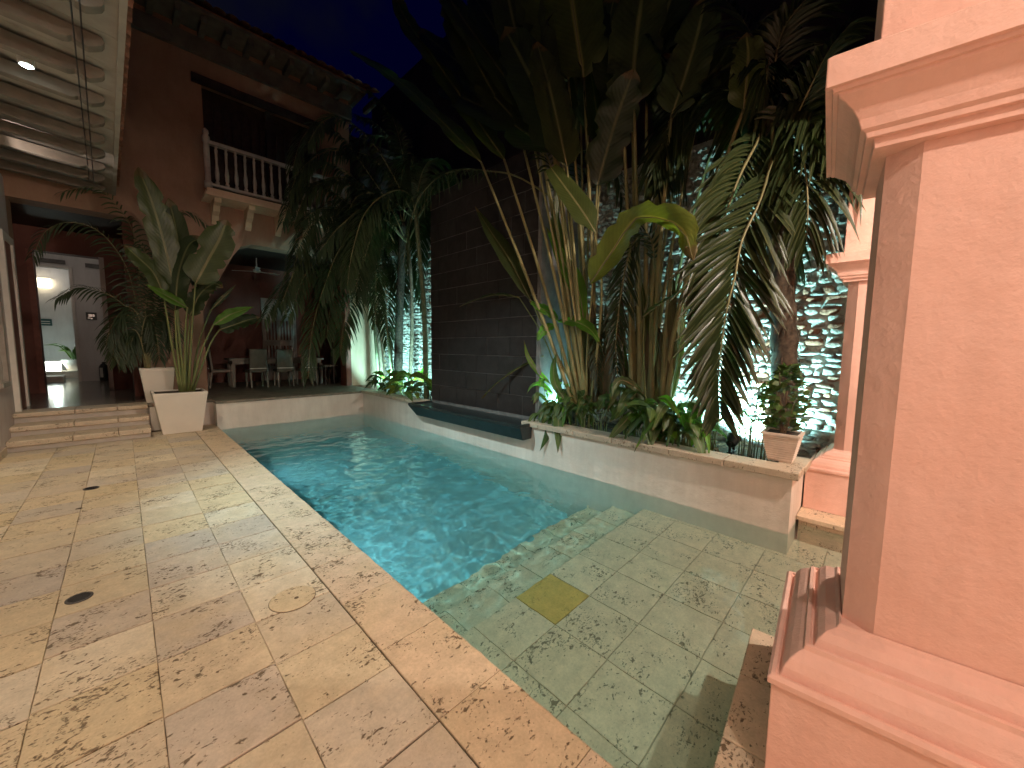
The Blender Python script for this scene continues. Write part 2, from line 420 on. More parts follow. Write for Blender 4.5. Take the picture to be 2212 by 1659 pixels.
# drains let into the paving
for (x, y, r, nm) in ((-.28, 3.54, .062, 'dark round deck drain cover, larger of the two by the inlet'), (-.33, 6.23, .064, 'dark round deck drain cover farther along, toward the white steps')):
    e = empty('deck_drain', (x, y, .001), nm.replace(', larger of the two by the inlet', ' nearer the orange pillar'), 'drain', 'round drain covers in the deck')
    child(MB().lathe((x, y, .001), [(0, r), (.004, r), (.005, r * .9)], 28), 'rim', 'drain_dark', e)
    g = MB()
    for q in range(-3, 4):
        hl = math.sqrt(max(.0001, (r * .8) ** 2 - (q * r * .22) ** 2)); g.box((x - hl, y + q * r * .22 - .0025, .006), (x + hl, y + q * r * .22 + .0025, .008))
    child(g, 'grate', 'black_plastic', e)
e = empty('access_lid', (.672, 2.60, .0), 'round stone access lid cut into the paving beside the pool', 'lid')
child(MB().lathe((.672, 2.60, .0005), [(0, .1315), (.0014, .1315)], 48), 'ring_gap', 'grout', e)
child(MB().lathe((.672, 2.60, .002), [(0, .1285), (.003, .1285), (.0045, .125)], 48), 'cover', 'deck_stone', e)
child(MB().lathe((.69, 2.585, .0055), [(0, .014), (.0015, .013)], 12), 'finger_hole', 'grout', e)
tag(MB().lathe((-.385, 5.53, .0005), [(0, .03), (.002, .026)], 5).build('stone_chip', 'grout'), 'small dark chipped hole at a paving joint', 'chip')

# pool basin
b = MB()
b.box((PX0 - .02, 2.3, -2.08), (4.6, 9.7, -1.5))                       # deep floor
b.box((PX0 - .019, -1.6, -2.07), (PX0 + .0, 9.45, -.06))               # left side
tag(b.build('pool_basin', 'pool_plaster', recv=True), kind='structure')
shelf = MB()
shelf.box((PX0 + .001, -1.6, -2.06), (5.4, 1.93, -.564)).box((PX0 + .001, 1.93, -2.05), (4.3, 2.33, -.784)).box((PX0 + .001, 2.33, -2.04), (4.3, 2.70, -1.06))
shelf = tag(shelf.build('pool_shelf', 'shelf_grout', recv=True), kind='structure')
sx_ = [1.25, 1.625, 2.05, 2.475, 2.9, 3.325, 3.75, 4.175, 4.60, 5.0]; sy_ = [1.955, 1.56, 1.145, .72, .295, -.13]
sh = -4.5 * math.pi / 180
smesh = [tile_mesh('shelf_tile', .42, .41, .013, 'shelf_stone', 50 + s) for s in range(5)]
ymesh = tile_mesh('shelf_tile', .42, .40, .013, 'yellow_stone', 77)
for i in range(len(sx_) - 1):
    for j in range(len(sy_) - 1):
        yl = (i == 2 and j == 0)
        me = smesh[(i * 3 + j * 2) % 5]
        o = put('shelf_tile', ymesh if yl else me, ((sx_[i] + sx_[i + 1]) / 2, (sy_[j] + sy_[j + 1]) / 2, -.551 + random.uniform(-.001, .001)), shelf, 0, True)
        o.scale = ((sx_[i + 1] - sx_[i] - .003) / .42, (sy_[j] - sy_[j + 1] - .003) / (.40 if yl else .41), 1)
        if yl: o['label'] = 'yellow stone tile among the grey ones under water'
for k in range(7):
    x0 = 1.25 + k * .425; x1 = min(x0 + .42, 4.215)
    for yc, zc, ln in ((2.13, -.771, .42), (2.51, -1.047, .40)):
        o = put('step_slab', smesh[(k + int(yc * 10)) % 5], ((x0 + x1) / 2, yc + .02, zc), shelf, 0, True); o.scale = ((x1 - x0) / .42, ln / .41, 1)

# water surface
nx, ny = 190, 470; me = bpy.data.meshes.new('water'); v = []; f = []
wx0, wx1, wy0, wy1 = PX0 + .001, 4.578, -1.6, PY1 - .001
for j in range(ny + 1):
    for i in range(nx + 1):
        x = wx0 + (wx1 - wx0) * i / nx; y = wy0 + (wy1 - wy0) * j / ny
        a = .0012 + .0082 * min(1, max(0, (y - 1.75) / .9)); a *= 1 - .5 * max(0, (y - 6) / 3.5)
        a *= .35 + .65 * min(1, max(0, (4.25 - x) / 1.1))
        q = Vector((x, y, 0))
        h = noise.noise(q * 3.4) + .8 * noise.noise(q * 6.8 + Vector((3, 7, 2))) + .34 * noise.noise(Vector((x * 11 + 3, y * 15, 4)))
        if y < 2.2: h += .8 * noise.noise(q * 3.1 + Vector((9, 1, 0)))
        v.append((x, y, WZ + a * h))
for j in range(ny):
    for i in range(nx):
        k = j * (nx + 1) + i; f.append((k, k + 1, k + nx + 2, k + nx + 1))
me.from_pydata(v, [], f)
for p in me.polygons: p.use_smooth = True
me.materials.append(MAT['water']); wo = bpy.data.objects.new('water', me); COL.objects.link(wo); wo.cycles.is_caustics_caster = True
tag(wo, kind='structure')

# underwater lamps let into the left side wall
for y, lab in ((4.0, 'round underwater lamp below the coping, closer to the submerged steps'), (6.9, 'round underwater lamp below the coping, closer to the dining terrace')):
    e = empty('pool_lamp', (PX0 + .001, y, -.62), lab, 'lamp', 'underwater lamps in the pool side')
    ring = lambda x, r: [(PX0 + x, y + r * math.cos(2 * math.pi * k / 20), -.62 + r * math.sin(2 * math.pi * k / 20)) for k in range(20)]
    child(MB().rings([ring(.001, .12), ring(.025, .115), ring(.03, .09)]), 'bezel', 'steel', e)
    child(MB().rings([ring(.031, .088), ring(.036, .07)]), 'lens', 'lamp_pool', e)
    spot('lamp_light', (PX0 + .06, y, -.62), (3.3, y + .1, -.95), POOL_W, (.62, .95, 1.0), 150, .06, e, caustic=False)

# ================================================================== PLANTER ALONG THE POOL, SLATE WATERFALL, REAR WALL
pl = empty('planter', (4.6, 2.2, 0), 'long white planter wall with stone cap along the pool, planted and floodlit', 'planter')
b = MB().box((PX1, .56, -2.0), (4.40, 9.45, .448)); b.box((4.40, .56, -2.0), (4.90, .70, .447)); b.box((4.40, .70, -1.9), (5.58, .80, .30))
child(b, 'wall', 'white_plaster', pl, recv=True)
child(MB().box((4.401, .8, -1.8), (5.6, 9.44, .40)), 'soil', 'soil', pl)
y = .505; k = 0
while y < 9.4:
    ln = [.62, .55, .7, .58][k % 4]; y1 = min(y + ln, 9.45)
    if not (y1 > 3.92 and y < 6.78):
        ya, yb = y, y1
    else:
        ya, yb = (y, 3.91) if y < 3.91 else (6.79, y1)
        if y >= 3.91 and y1 < 6.8: y = y1; k += 1; continue
    if yb - ya > .05:
        w2 = 4.165 + .012 * noise.noise(Vector((ya, 0, 3)))
        child(MB().box((w2, ya + .003, .45), (4.46, yb - .003, .52)), 'cap_slab', 'cap_stone', pl, bevel=.008)
    y = y1; k += 1
child(MB().box((4.461, .50, .45), (4.88, .72, .518)), 'cap_slab', 'cap_stone', pl, bevel=.008)

wf = empty('waterfall_wall', (4.8, 5.3, 0), 'tall black slate waterfall wall rising behind the pool basin', 'wall')
child(MB().box((4.515, 3.87, -1.7), (5.58, 6.80, 4.62)), 'core', 'slate_joint', wf)
child(MB().box((4.50, 3.84, .40), (5.05, 3.868, 4.64)).box((4.495, 3.868, .40), (4.514, 3.91, 4.64)), 'side_facing', 'grey_stone', wf)
slate = {}
row = 0; z = .53
while z < 4.55:
    y = 6.80 - (.0 if row % 2 else .29)
    if not row % 2:
        child(MB().box((4.503 , 6.80 - .286, z), (4.514, 6.796, min(z + .312, 4.61))), 'slate_tile', 'slate', wf)
    while y > 3.93:
        y0 = max(y - .575, 3.915)
        child(MB().box((4.498 + random.uniform(0, .010), y0, z), (4.514, y - .009, min(z + .309, 4.61))), 'slate_tile', 'slate', wf, bevel=.003)
        y = y0
    z += .318; row += 1
bs = empty('waterfall_basin', (4.1, 5.3, .3), 'black stone catch basin jutting from the pool wall below the slate', 'basin')
o_pts = [(4.215, 3.72), (3.97, 3.72), (3.97, 6.74), (4.215, 6.74)]
b = MB(); n0 = [(4.215, 3.735, .27), (4.03, 3.735, .27), (4.03, 6.62, .27), (4.215, 6.62, .27)]
top = [(4.49, 3.72, .498), (3.95, 3.72, .498), (3.95, 6.80, .498), (4.49, 6.80, .498)]
b.rings([[(4.215, 3.735, .27), (4.03, 3.735, .27), (4.03, 6.62, .27), (4.215, 6.62, .27)], [(4.215, 3.72, .455), (3.952, 3.72, .455), (3.952, 6.80, .455), (4.215, 6.80, .455)]])
child(b, 'trough', 'black_stone', bs, bevel=.004)
child(MB().box((3.95, 3.72, .456), (3.985, 6.80, .505)).box((3.985, 6.765, .456), (4.495, 6.80, .505)).box((3.985, 3.72, .456), (4.16, 3.755, .505)), 'rim', 'black_stone', bs, bevel=.003)
child(MB().box((3.986, 3.756, .44), (4.16, 6.764, .47)).box((4.16, 3.915, .449), (4.499, 6.764, .47)), 'trough_floor', 'black_stone', bs)

# rear rubble wall
rw = empty('rubble_wall', (5.8, 4, 0), 'rough old rubble stone wall behind the planting, flooded with cyan light', 'wall')
child(MB().box((5.66, -.6, -2.0), (6.1, 11.2, 4.4)), 'core', 'rock_base', rw)
def stone_mesh(sd):
    rnd = random.Random(sd); mb = MB(); k = 9; rings = []
    ang = [2 * math.pi * (j + rnd.uniform(-.25, .25)) / k for j in range(k)]; rad = [rnd.uniform(.8, 1.08) for _ in range(k)]
    for d, s in ((0, 1.0), (-.45, .97), (-.82, .80), (-1.0, .45)):
        rings.append([(d + rnd.uniform(-.09, .09), math.copysign(abs(math.cos(a)) ** .7, math.cos(a)) * r * s * .5, math.copysign(abs(math.sin(a)) ** .7, math.sin(a)) * r * s * .5) for a, r in zip(ang, rad)])
    mb.rings(rings); return mb
svar = []
for s in range(10):
    mb = stone_mesh(s); me = bpy.data.meshes.new('stone'); me.from_pydata(mb.v, [], mb.f); me.materials.append(MAT['rubble']); me.update()
    for p in me.polygons: p.use_smooth = True
    svar.append((me, mb))
rnd = random.Random(5)
stuff = MB(); cnt = 0
def course(y0, y1, z0, z1, single):
    global cnt
    z = z0
    while z < z1:
        h = rnd.uniform(.045, .10); y = y0 + rnd.uniform(-.1, 0)
        while y < y1:
            ln = rnd.uniform(.07, .22); me, mb = svar[rnd.randrange(10)]
            dep = rnd.uniform(.035, .11); cc = (5.668, y + ln / 2, z + h / 2 + rnd.uniform(-.02, .02)); S = (dep, ln * 1.03, h * 1.08); rx = rnd.uniform(-.12, .12)
            if single and cnt < 300:
                o = bpy.data.objects.new('stone', me); COL.objects.link(o); o.location = cc; o.scale = S; o.rotation_euler = (rx, 0, 0); keep(o, rw); cnt += 1
            else:
                n = len(stuff.v)
                for vx in mb.v:
                    yv = vx[1] * S[1]; zv = vx[2] * S[2]
                    stuff.v.append((cc[0] + vx[0] * S[0], cc[1] + yv * math.cos(rx) - zv * math.sin(rx), cc[2] + yv * math.sin(rx) + zv * math.cos(rx)))
                stuff.f += [tuple(n + i for i in q) for q in mb.f]
            y += ln
        z += h * .97
course(.45, 1.60, .36, 2.35, True)
course(.45, 1.75, 2.35, 4.3, False); course(1.60, 1.75, .36, 2.35, False); course(1.75, 2.0, .36, 4.3, False); course(2.0, 4.0, .36, 4.3, False); course(6.7, 10.9, .36, 4.2, False)
o = child(stuff, 'stone_courses', 'rubble', rw); tag(o, kind='stuff')

# taller neighbour beyond
tag(MB().box((7.8, -2, -2), (8.6, 16, 11.5)).build('neighbour_house', 'neighbour'), 'dark blank side of the tall house beyond the rubble wall', 'house')

# ================================================================== PILLARS OF THE GALLERY
PROF_BASE = [(.0, .012), (.395, .012), (.405, .0), (.425, .0), (.437, .010), (.437, .022), (.428, .028), (.428, .034), (.460, .042), (.490, .058), (.513, .080), (.522, .094), (.538, .098), (.541, .110), (.531, .116), (.531, .122), (.560, .132), (.584, .152), (.599, .182), (.612, .190), (.614, .196), (.606, .20)]
PROF_CAP = [(2.262, .20), (2.263, .163), (2.292, .160), (2.293, .142), (2.308, .138), (2.318, .126), (2.345, .118), (2.375, .102), (2.400, .078), (2.412, .064), (2.420, .062), (2.421, .050), (2.432, .046), (2.433, .030), (2.520, .030), (2.528, .040), (2.56, .20)]
def pillar(root, origin, ang, U, V, top, capz=0.0):
    """origin = the plinth's corner on the pool side; u runs along the gallery, v toward the pool; profile = (height, inset)"""
    ca, sa = math.cos(ang), math.sin(ang); ox, oy = origin
    def ring(z, ins, cu, cv):
        a, b, c, d = ins, U - ins, -V + ins, -ins
        loop = [(a + cu, d), (a, d - cv), (a, c + cv), (a + cu, c), (b - cu, c), (b, c + cv), (b, d - cv), (b - cu, d)]
        return [(ox + u * ca - v * sa, oy + u * sa + v * ca, z) for u, v in loop]
    e = .003
    child(MB().rings([ring(z, i, e, e) for z, i in PROF_BASE]), 'plinth', 'salmon_plaster', root)
    cu, cv = .060, .082
    child(MB().rings([ring(.605, .20, cu, cv), ring(1.2, .20, cu, cv), ring(1.8, .20, cu, cv), ring(2.264 + capz, .20, cu, cv)], cap=False), 'shaft', 'salmon_plaster', root)
    child(MB().rings([ring(z + capz, i, e, e) for z, i in PROF_CAP]), 'capital', 'salmon_plaster', root)
    child(MB().rings([ring(2.535 + capz, .155, e, e), ring(top, .155, e, e)]), 'upper_shaft', 'salmon_plaster', root)
A1 = R(5.2)
np_ = empty('gallery_pillar', (2.0, -.1, 0), 'big salmon plaster pillar on a low stone ledge in the pool', 'pillar')
pillar(np_, (1.58, .237), A1, .87, .95, 3.779)
fp = empty('gallery_pillar', (5.2, 0, 0), 'salmon pillar standing at the end of the planter beside the ribbed pot', 'pillar')
pillar(fp, (4.865, .557), 0, .87, .95, 3.779, .03)
# stone ledges under the pillars
def ledge(name, org, ang, U, V, label):
    ca, sa = math.cos(ang), math.sin(ang)
    T = lambda u, v: (org[0] + u * ca - v * sa, org[1] + u * sa + v * ca)
    root = empty(name, (*T(U / 2, -V / 2), 0), label, 'ledge')
    q = [T(.03, -.02), T(U - .03, -.02), T(U - .03, -V), T(.03, -V)]
    child(MB().rings([[(x, y, -2.0) for x, y in q], [(x, y, -.052) for x, y in q]]), 'footing', 'coping_stone', root, recv=True)
    n = max(1, round(U / .46))
    for i in range(n):
        a, bb = U * i / n + .002, U * (i + 1) / n - .002
        q = [T(a, 0), T(bb, 0), T(bb, -V), T(a, -V)]
        child(MB().rings([[(x, y, -.05) for x, y in q], [(x, y, -.004) for x, y in q]]), 'ledge_slab', 'coping_stone', root, bevel=.006)
ledge('pillar_ledge', (1.262, .352), A1, 1.235, 1.6, 'stone ledge in the water carrying the big salmon pillar')
ledge('pillar_ledge', (4.58, .556), 0, 1.3, 1.6, 'stone ledge in the water below the pillar at the planter end')

# gallery ceiling behind the photographer with its lanterns
gc = MB().box((-3.5, -3.4, 3.951), (9.0, .12, 4.25)).build('gallery_ceiling', 'board_white'); tag(gc, kind='structure')
tag(MB().box((1.15, -.30, 3.78), (9.0, .119, 3.9505)).build('lantern_cutoff_beam', 'salmon_plaster'), kind='structure')  # unseen beam added to cut lantern light off the upper leaves
tag(MB().box((-3.5, -3.4, -2.0), (9.0, -3.2, 3.95)).build('gallery_wall', 'salmon_plaster'), kind='structure')
tag(MB().box((1.3, -3.19, -1.5), (9.0, -1.0, -.006)).build('gallery_floor', 'deck_stone'), kind='structure')
for (x, y, lab) in ((.25, -1.25, 'ceiling lantern of the gallery before the big pillar'), (3.55, -1.35, 'ceiling lantern of the gallery between the two pillars')):
    e = empty('gallery_lantern', (x, y, 3.95), lab, 'lamp')
    child(MB().lathe((x, y, 3.60), [(.28, .025), (.351, .05)], 12), 'mount', 'black_plastic', e)
    g = MB()
    for k in range(4):
        a = math.pi / 4 + k * math.pi / 2; px_, py_ = x + .11 * math.cos(a), y + .11 * math.sin(a)
        g.box((px_ - .007, py_ - .007, 3.58), (px_ + .007, py_ + .007, 3.88))
    g.box((x - .09, y - .09, 3.87), (x + .09, y + .09, 3.885))
    child(g, 'frame', 'black_plastic', e)
    point('lantern_light', (x, y, 3.70), GALLERY_W * (1 if x < 1 else 2.9), WARM, .045, e)
    child(MB().lathe((x, y, 3.77), [(0, .015), (.03, .022), (.09, .018), (.10, .012)], 10), 'bulb', 'lamp_warm', e)

# ================================================================== LEFT HOUSE WITH ITS EAVE
lh = empty('left_house', (-1.5, 5, 0), 'plastered house wall on the left under a deep beamed eave', 'house')
b = MB().box((-1.6, -3.1, -2.0), (-1.262, 9.0, 4.42)); b.box((-1.6, 9.0, -2.0), (-1.262, 9.62, .95)); b.box((-1.6, 9.0, 3.3), (-1.262, 9.62, 4.42)); b.box((-1.6, 9.62, -2.0), (-1.262, 10.999, 4.42))
child(b, 'wall', 'grey_plaster', lh)
child(MB().box((-1.261, -3.1, .0), (-1.245, 8.95, .11)), 'skirting', 'cap_stone', lh)
# window in the left wall: red frame, white louvred shutter behind turned bars
wn = child(MB().box((-1.50, 9.0, .95), (-1.24, 9.06, 3.3)).box((-1.50, 9.56, .95), (-1.24, 9.62, 3.3)).box((-1.50, 9.06, .95), (-1.23, 9.56, 1.02)).box((-1.50, 9.06, 3.22), (-1.23, 9.56, 3.3)), 'window', 'old_white', lh)
sub(MB().box((-1.48, 9.06, 1.02), (-1.45, 9.56, 3.22)), 'shutter', 'white_paint', wn, lh)
for k in range(4):
    yb = 9.12 + k * .12
    sub(MB().lathe((-1.30, yb, 1.02), [(z * .22, .013 + .012 * (z % 2)) for z in range(11)], 8), 'bar', 'old_white', wn, lh)
# inner portal: white door frame on the left wall past the steps
dr = child(MB().box((-1.262, 9.95, .5), (-1.20, 10.05, 3.25)).box((-1.262, 10.72, .5), (-1.20, 10.82, 3.25)).box((-1.262, 9.95, 3.25), (-1.20, 10.82, 3.36)), 'side_door_frame', 'white_paint', lh)
sub(MB().box((-1.261, 10.05, .5), (-1.23, 10.72, 3.25)), 'door_leaf', 'red_wood', dr, lh)
# eave: boards on carved rafters, fascia
ER = R(1.1)
def ex(y): return .06 + (9.5 - y) * .019
b = MB()
for i in range(24):
    y0 = -2.5 + i * .57; y1 = y0 + .565
    b.rings([[(-1.55, y0, 4.56 + .10), (ex(y0), y0, 4.50), (ex(y1), y1, 4.50), (-1.55, y1, 4.56 + .10)], [(-1.55, y0, 4.60 + .10), (ex(y0), y0, 4.54), (ex(y1), y1, 4.54), (-1.55, y1, 4.60 + .10)]])
ea = child(b, 'eave_boards', 'board_white', lh)
child(MB().rings([[(ex(-2.5) + .0, -2.5, 4.46), (ex(-2.5) + .05, -2.5, 4.46), (ex(-2.5) + .05, -2.5, 4.62), (ex(-2.5), -2.5, 4.62)], [(ex(10.9), 10.9, 4.46), (ex(10.9) + .05, 10.9, 4.46), (ex(10.9) + .05, 10.9, 4.62), (ex(10.9), 10.9, 4.62)]]), 'fascia', 'board_white', lh)
y = 4.97 - .62 * 11
RY = []
while y < 10.6:
    RY.append(y); e0 = ex(y) - .10
    prof = [(-1.50, 4.60), (e0, 4.495), (e0 + .015, 4.45), (e0 - .005, 4.415), (e0 - .05, 4.385), (e0 - .10, 4.36), (e0 - .155, 4.372), (e0 - .20, 4.405), (e0 - .225, 4.385), (e0 - .26, 4.375), (-1.50, 4.46)]
    child(MB().rings([[(x, y - .055, z) for x, z in prof], [(x, y + .055, z) for x, z in prof]]), 'rafter', 'beam_wood', lh, bevel=.006)
    y += .62
rt = MB()
for i in range(60):
    yc = -2.3 + i * .22
    n = 7; rr = []
    for xx, zz in ((-2.6, 5.35), (ex(yc) + .10, 4.60)):
        rr.append([(xx, yc + .105 * math.cos(math.pi * k / (n - 1)), zz + .06 * math.sin(math.pi * k / (n - 1))) for k in range(n)])
    rt.rings(rr, cap=False, close=False)
tag(child(rt, 'roof_tiles', 'roof_tile', lh), kind='stuff')
for xc in (-.17, -.22):
    child(MB().tube([(xc + (9.5 - y_) * .019, y_, 4.352 + .006 * math.sin(y_ * 5)) for y_ in [2 + .3 * q for q in range(27)]], .006, 5), 'cable', 'black_plastic', lh)
# recessed eave lamps; the last is unseen, added to brighten the near paving
for k, (x, y, lab) in enumerate(((-.52, 6.49, 'glaring round spotlight fixed between the rafters of the left eave'), (-.30, 4.68, 'round spotlight between eave rafters with a beam added over the pool'), (-.45, 1.58, 'unseen round spotlight added between the eave rafters to brighten the nearest paving'))):
    e = empty('eave_spotlight', (x, y, 4.52), lab, 'lamp')
    child(MB().lathe((x, y, 4.42), [(0, .055), (.012, .06), (.14, .06)], 18), 'housing', 'white_paint', e)
    child(MB().lathe((x, y, 4.408), [(0, .030), (.011, .044)], 18), 'lens', 'lamp_cool', e)
    if k != 1: spot('spot_light', (x, y, 4.395), (x + .1, y - .2, 0), EAVE_W * (1.15 if k == 0 else .75), (1, .83, .60), 128 if k == 0 else 70, .05, e, .8)
    else: spot('spot_light', (x, y, 4.395), (2.75, 4.6, -.08), POOLSPOT_W, (.60, .94, 1.0), 72, .02, e, .9)  # strong cool beam added to bring out the pool caustics
# uplight on the left wall just past the frame: washes the last boards
e = empty('wall_uplight', (-1.2, 9.0, 4.05), 'small wall uplight tucked under the last boards of the left eave', 'lamp')
child(MB().lathe((-1.20, 8.98, 4.05), [(0, .02), (.08, .05), (.085, .045)], 14), 'shade', 'white_paint', e)
spot('uplight', (-1.17, 8.98, 4.17), (-.72, 9.02, 4.56), 30, (1, .82, .74), 78, .02, e, .4)

# ================================================================== STEPS AND TERRACE
st = empty('entrance_steps', (-.46, 9.5, 0), 'three stone steps with white risers leading up to the hall', 'steps')
child(MB().box((-1.262, 9.08, -.013), (.262, 9.9, .085)).box((-1.262, 9.44, .085), (.262, 9.9, .255)).box((-1.262, 9.78, .255), (.262, 9.9, .43)), 'riser', 'white_paint', st)
for (y0, y1, z0, z1) in ((8.98, 9.47, .085, .175), (9.36, 9.81, .255, .335), (9.68, 10.2, .43, .502)):
    for a, bb in ((-1.262, -.62), (-.615, -.12), (-.115, .275)):
        child(MB().box((a, y0, z0 + .002), (bb, y1, z1)), 'tread', 'cap_stone', st, bevel=.012)
b = MB().box((PX0, PY1, -2.0), (4.6, 11.0, .448)); b.box((.30, 9.80, -2.0), (PX0, 11.0, .447)); b.box((-1.26, 9.9, -2.0), (.30, 11.0, .41))
tag(b.build('terrace', 'white_plaster', recv=True), kind='structure')
tf = MB().box((PX0 - .01, 9.42, .449), (4.164, 11.2, .50)).box((.285, 9.78, .449), (PX0 - .01, 11.2, .499)).box((4.164, 9.46, .449), (4.6, 11.2, .498))
tag(tf.build('terrace_floor', 'terrace_stone', bevel=.008), kind='structure')
tag(MB().box((-1.6, 10.2, .0), (.284, 20.5, .499)).build('hall_floor', 'hall_floor'), kind='structure')

# ================================================================== FAR HOUSE
FY = 11.0
fh = empty('far_house', (2, 12, 0), 'two storey orange house with a white balcony above the dining terrace', 'house')
b = MB()
b.box((.30, FY, 0), (1.32, FY + .45, 4.0)); arc = [(1.3201, 3.999), (1.3201, 2.35), (1.42, 2.62), (1.56, 2.92), (1.74, 3.30), (1.92, 3.66), (2.08, 3.90), (2.30, 3.999)]; b.rings([[(x, FY + .001, z) for x, z in arc], [(x, FY + .449, z) for x, z in arc]]); b.box((4.58, FY, 0), (6.2, FY + .45, 4.0)); b.box((-3.5, FY, 4.12), (.30, FY + .45, 4.9)); b.box((.30, FY, 4.0), (6.2, FY + .45, 4.9))
b.box((-3.5, FY, 0), (-1.262, FY + .45, 4.12))
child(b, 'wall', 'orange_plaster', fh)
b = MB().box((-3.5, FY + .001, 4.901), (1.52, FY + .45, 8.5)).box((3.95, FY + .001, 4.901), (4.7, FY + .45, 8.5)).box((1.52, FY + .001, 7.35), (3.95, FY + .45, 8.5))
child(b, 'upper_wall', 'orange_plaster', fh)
child(MB().box((4.585, FY - .012, .5), (5.66, FY - .002, 4.3)), 'lit_tone_face', 'cream_plaster', fh)  # facade carried on, its floodlit tone put into a paler plaster
child(MB().box((4.44, FY - .03, .5), (4.582, FY + .40, 3.93)), 'jamb', 'red_wood', fh)  # shade on the opening's reveal is put into this dark colour
# dining room behind the opening
b = MB().box((.3, 14.2, .3), (6.2, 14.4, 4.4)); b.box((.28, FY + .46, .3), (.40, 14.2, 4.4)); b.box((6.0, FY + .46, .3), (6.2, 14.2, 4.4))
child(b, 'dining_room_walls', 'red_plaster', fh)
child(MB().box((.3, FY + .451, 4.02), (6.2, 14.2, 4.2)), 'dining_room_ceiling', 'dark_wood', fh)
child(MB().box((.3, FY + .2, .2), (6.2, 14.2, .497)), 'dining_room_floor', 'terrace_stone', fh)
# white slatted double door at the back
bd = child(MB().box((3.13, 14.13, .5), (3.24, 14.199, 3.1)).box((4.0, 14.13, .5), (4.1, 14.199, 3.1)).box((3.24, 14.13, 3.0), (4.0, 14.199, 3.1)).box((3.59, 14.14, .5), (3.65, 14.199, 3.0)), 'back_door', 'old_white', fh)
for x0 in (3.24, 3.65):
    for z0, z1 in ((.5, .95), (1.62, 1.80), (2.42, 3.0)): sub(MB().box((x0, 14.15, z0), (x0 + .35, 14.17, z1)), 'door_panel', 'old_white', bd, fh)
    for k in range(4):
        for z0, z1 in ((.95, 1.62), (1.8, 2.42)):
            sub(MB().box((x0 + .03 + k * .09, 14.152, z0), (x0 + .07 + k * .09, 14.168, z1)), 'slat', 'old_white', bd, fh)
# hall vestibule and the red doorway
VY = 13.4
b = MB().box((-1.95, VY, .3), (-1.33, VY + .3, 4.3)); b.box((-.19, VY, .3), (.3, VY + .3, 4.3)); b.box((-1.33, VY, 3.62), (-.19, VY + .3, 4.3))
b.box((-1.95, FY + .451, .3), (-1.75, VY, 4.3)); b.box((.14, FY + .451, .3), (.279, VY, 4.3))
child(b, 'vestibule_walls', 'red_plaster', fh)
child(MB().box((-1.95, FY + .451, 4.121), (.279, VY + .3, 4.3)), 'vestibule_ceiling', 'dark_wood', fh)
child(MB().box((-1.338, VY - .03, .5), (-1.25, VY + .31, 3.63)), 'left_jamb', 'red_wood', fh)
child(MB().box((-.27, VY - .02, .5), (-.188, VY + .31, 3.63)), 'right_jamb', 'grey_plaster', fh)
# white hall beyond with a lit patio at its end
b = MB().box((-2.2, VY + .31, .3), (-2.0, 20.4, 4.4)); b.box((-.18, VY + .31, .3), (.0, 17.2, 4.4)); b.box((-.92, 17.0, .3), (.0, 17.2, 4.4)); b.box((-2.0, 17.0, 3.74), (-.92, 17.2, 4.4)); b.box((-2.2, 20.2, .3), (.5, 20.4, 5.2)); b.box((.3, 17.2, .3), (.5, 20.2, 5.2))
child(b, 'hall_walls', 'hall_white', fh)
child(MB().box((-2.2, VY + .31, 4.41), (0, 17.2, 4.5)), 'hall_ceiling', 'hall_white', fh)
child(MB().box((-1.46, 16.92, 3.86), (-1.0, 16.99, 3.96)), 'air_vent', 'slate_joint', fh)
child(MB().box((-.62, 16.92, 3.84), (-.34, 16.99, 3.95)), 'air_vent', 'slate_joint', fh)
child(MB().box((-.95, 16.9, .5), (-.88, 17.0, 3.80)).box((-2.0, 16.9, 3.73), (-.95, 17.0, 3.80)), 'patio_frame', 'white_paint', fh)
child(MB().box((4.72, FY + .46, 4.0), (7.75, 15.0, 7.4)).box((4.72, FY + .3, 7.4), (7.75, 15.0, 7.55)), 'rear_wing', 'neighbour', fh)
# balcony
BY = 10.42
bl = child(MB().box((1.40, BY - .05, 4.74), (4.35, FY - .003, 4.80)).box((1.44, BY, 4.80), (4.35, FY - .003, 4.90)), 'balcony_floor', 'cream_plaster', fh)
for k in range(5):
    xb = 1.62 + k * .62; pr = [(FY - .003, 4.30), (FY - .003, 4.738), (BY + .05, 4.738), (BY + .08, 4.66), (BY + .22, 4.62), (BY + .30, 4.52), (BY + .45, 4.46), (BY + .50, 4.36)]
    sub(MB().rings([[(xb - .06, yv, zv) for yv, zv in pr], [(xb + .06, yv, zv) for yv, zv in pr]]), 'bracket', 'cream_plaster', bl, fh)
sub(MB().box((1.47, BY - .01, 5.78), (4.30, BY + .09, 5.85)).box((1.47, BY, 4.95), (4.30, BY + .08, 5.0)), 'handrail', 'old_white', bl, fh)
for xb in (1.47, 4.26):
    sub(MB().lathe((xb, BY + .04, 4.90), [(0, .07), (.12, .07), (.14, .05), (.5, .055), (.9, .05), (.92, .07), (1.02, .07), (1.06, .04), (1.10, .06), (1.15, .05), (1.19, .01)], 12), 'newel', 'old_white', bl, fh, smooth=True)
bprof = [(0, .036), (.06, .036), (.075, .022), (.12, .034), (.24, .040), (.36, .028), (.44, .020), (.52, .026), (.62, .024), (.70, .032), (.73, .02), (.785, .034)]
k = 0; xb = 1.63
while xb < 4.2:
    sub(MB().lathe((xb, BY + .04, 4.999), bprof, 8), 'baluster', 'old_white', bl, fh, smooth=True); xb += .169
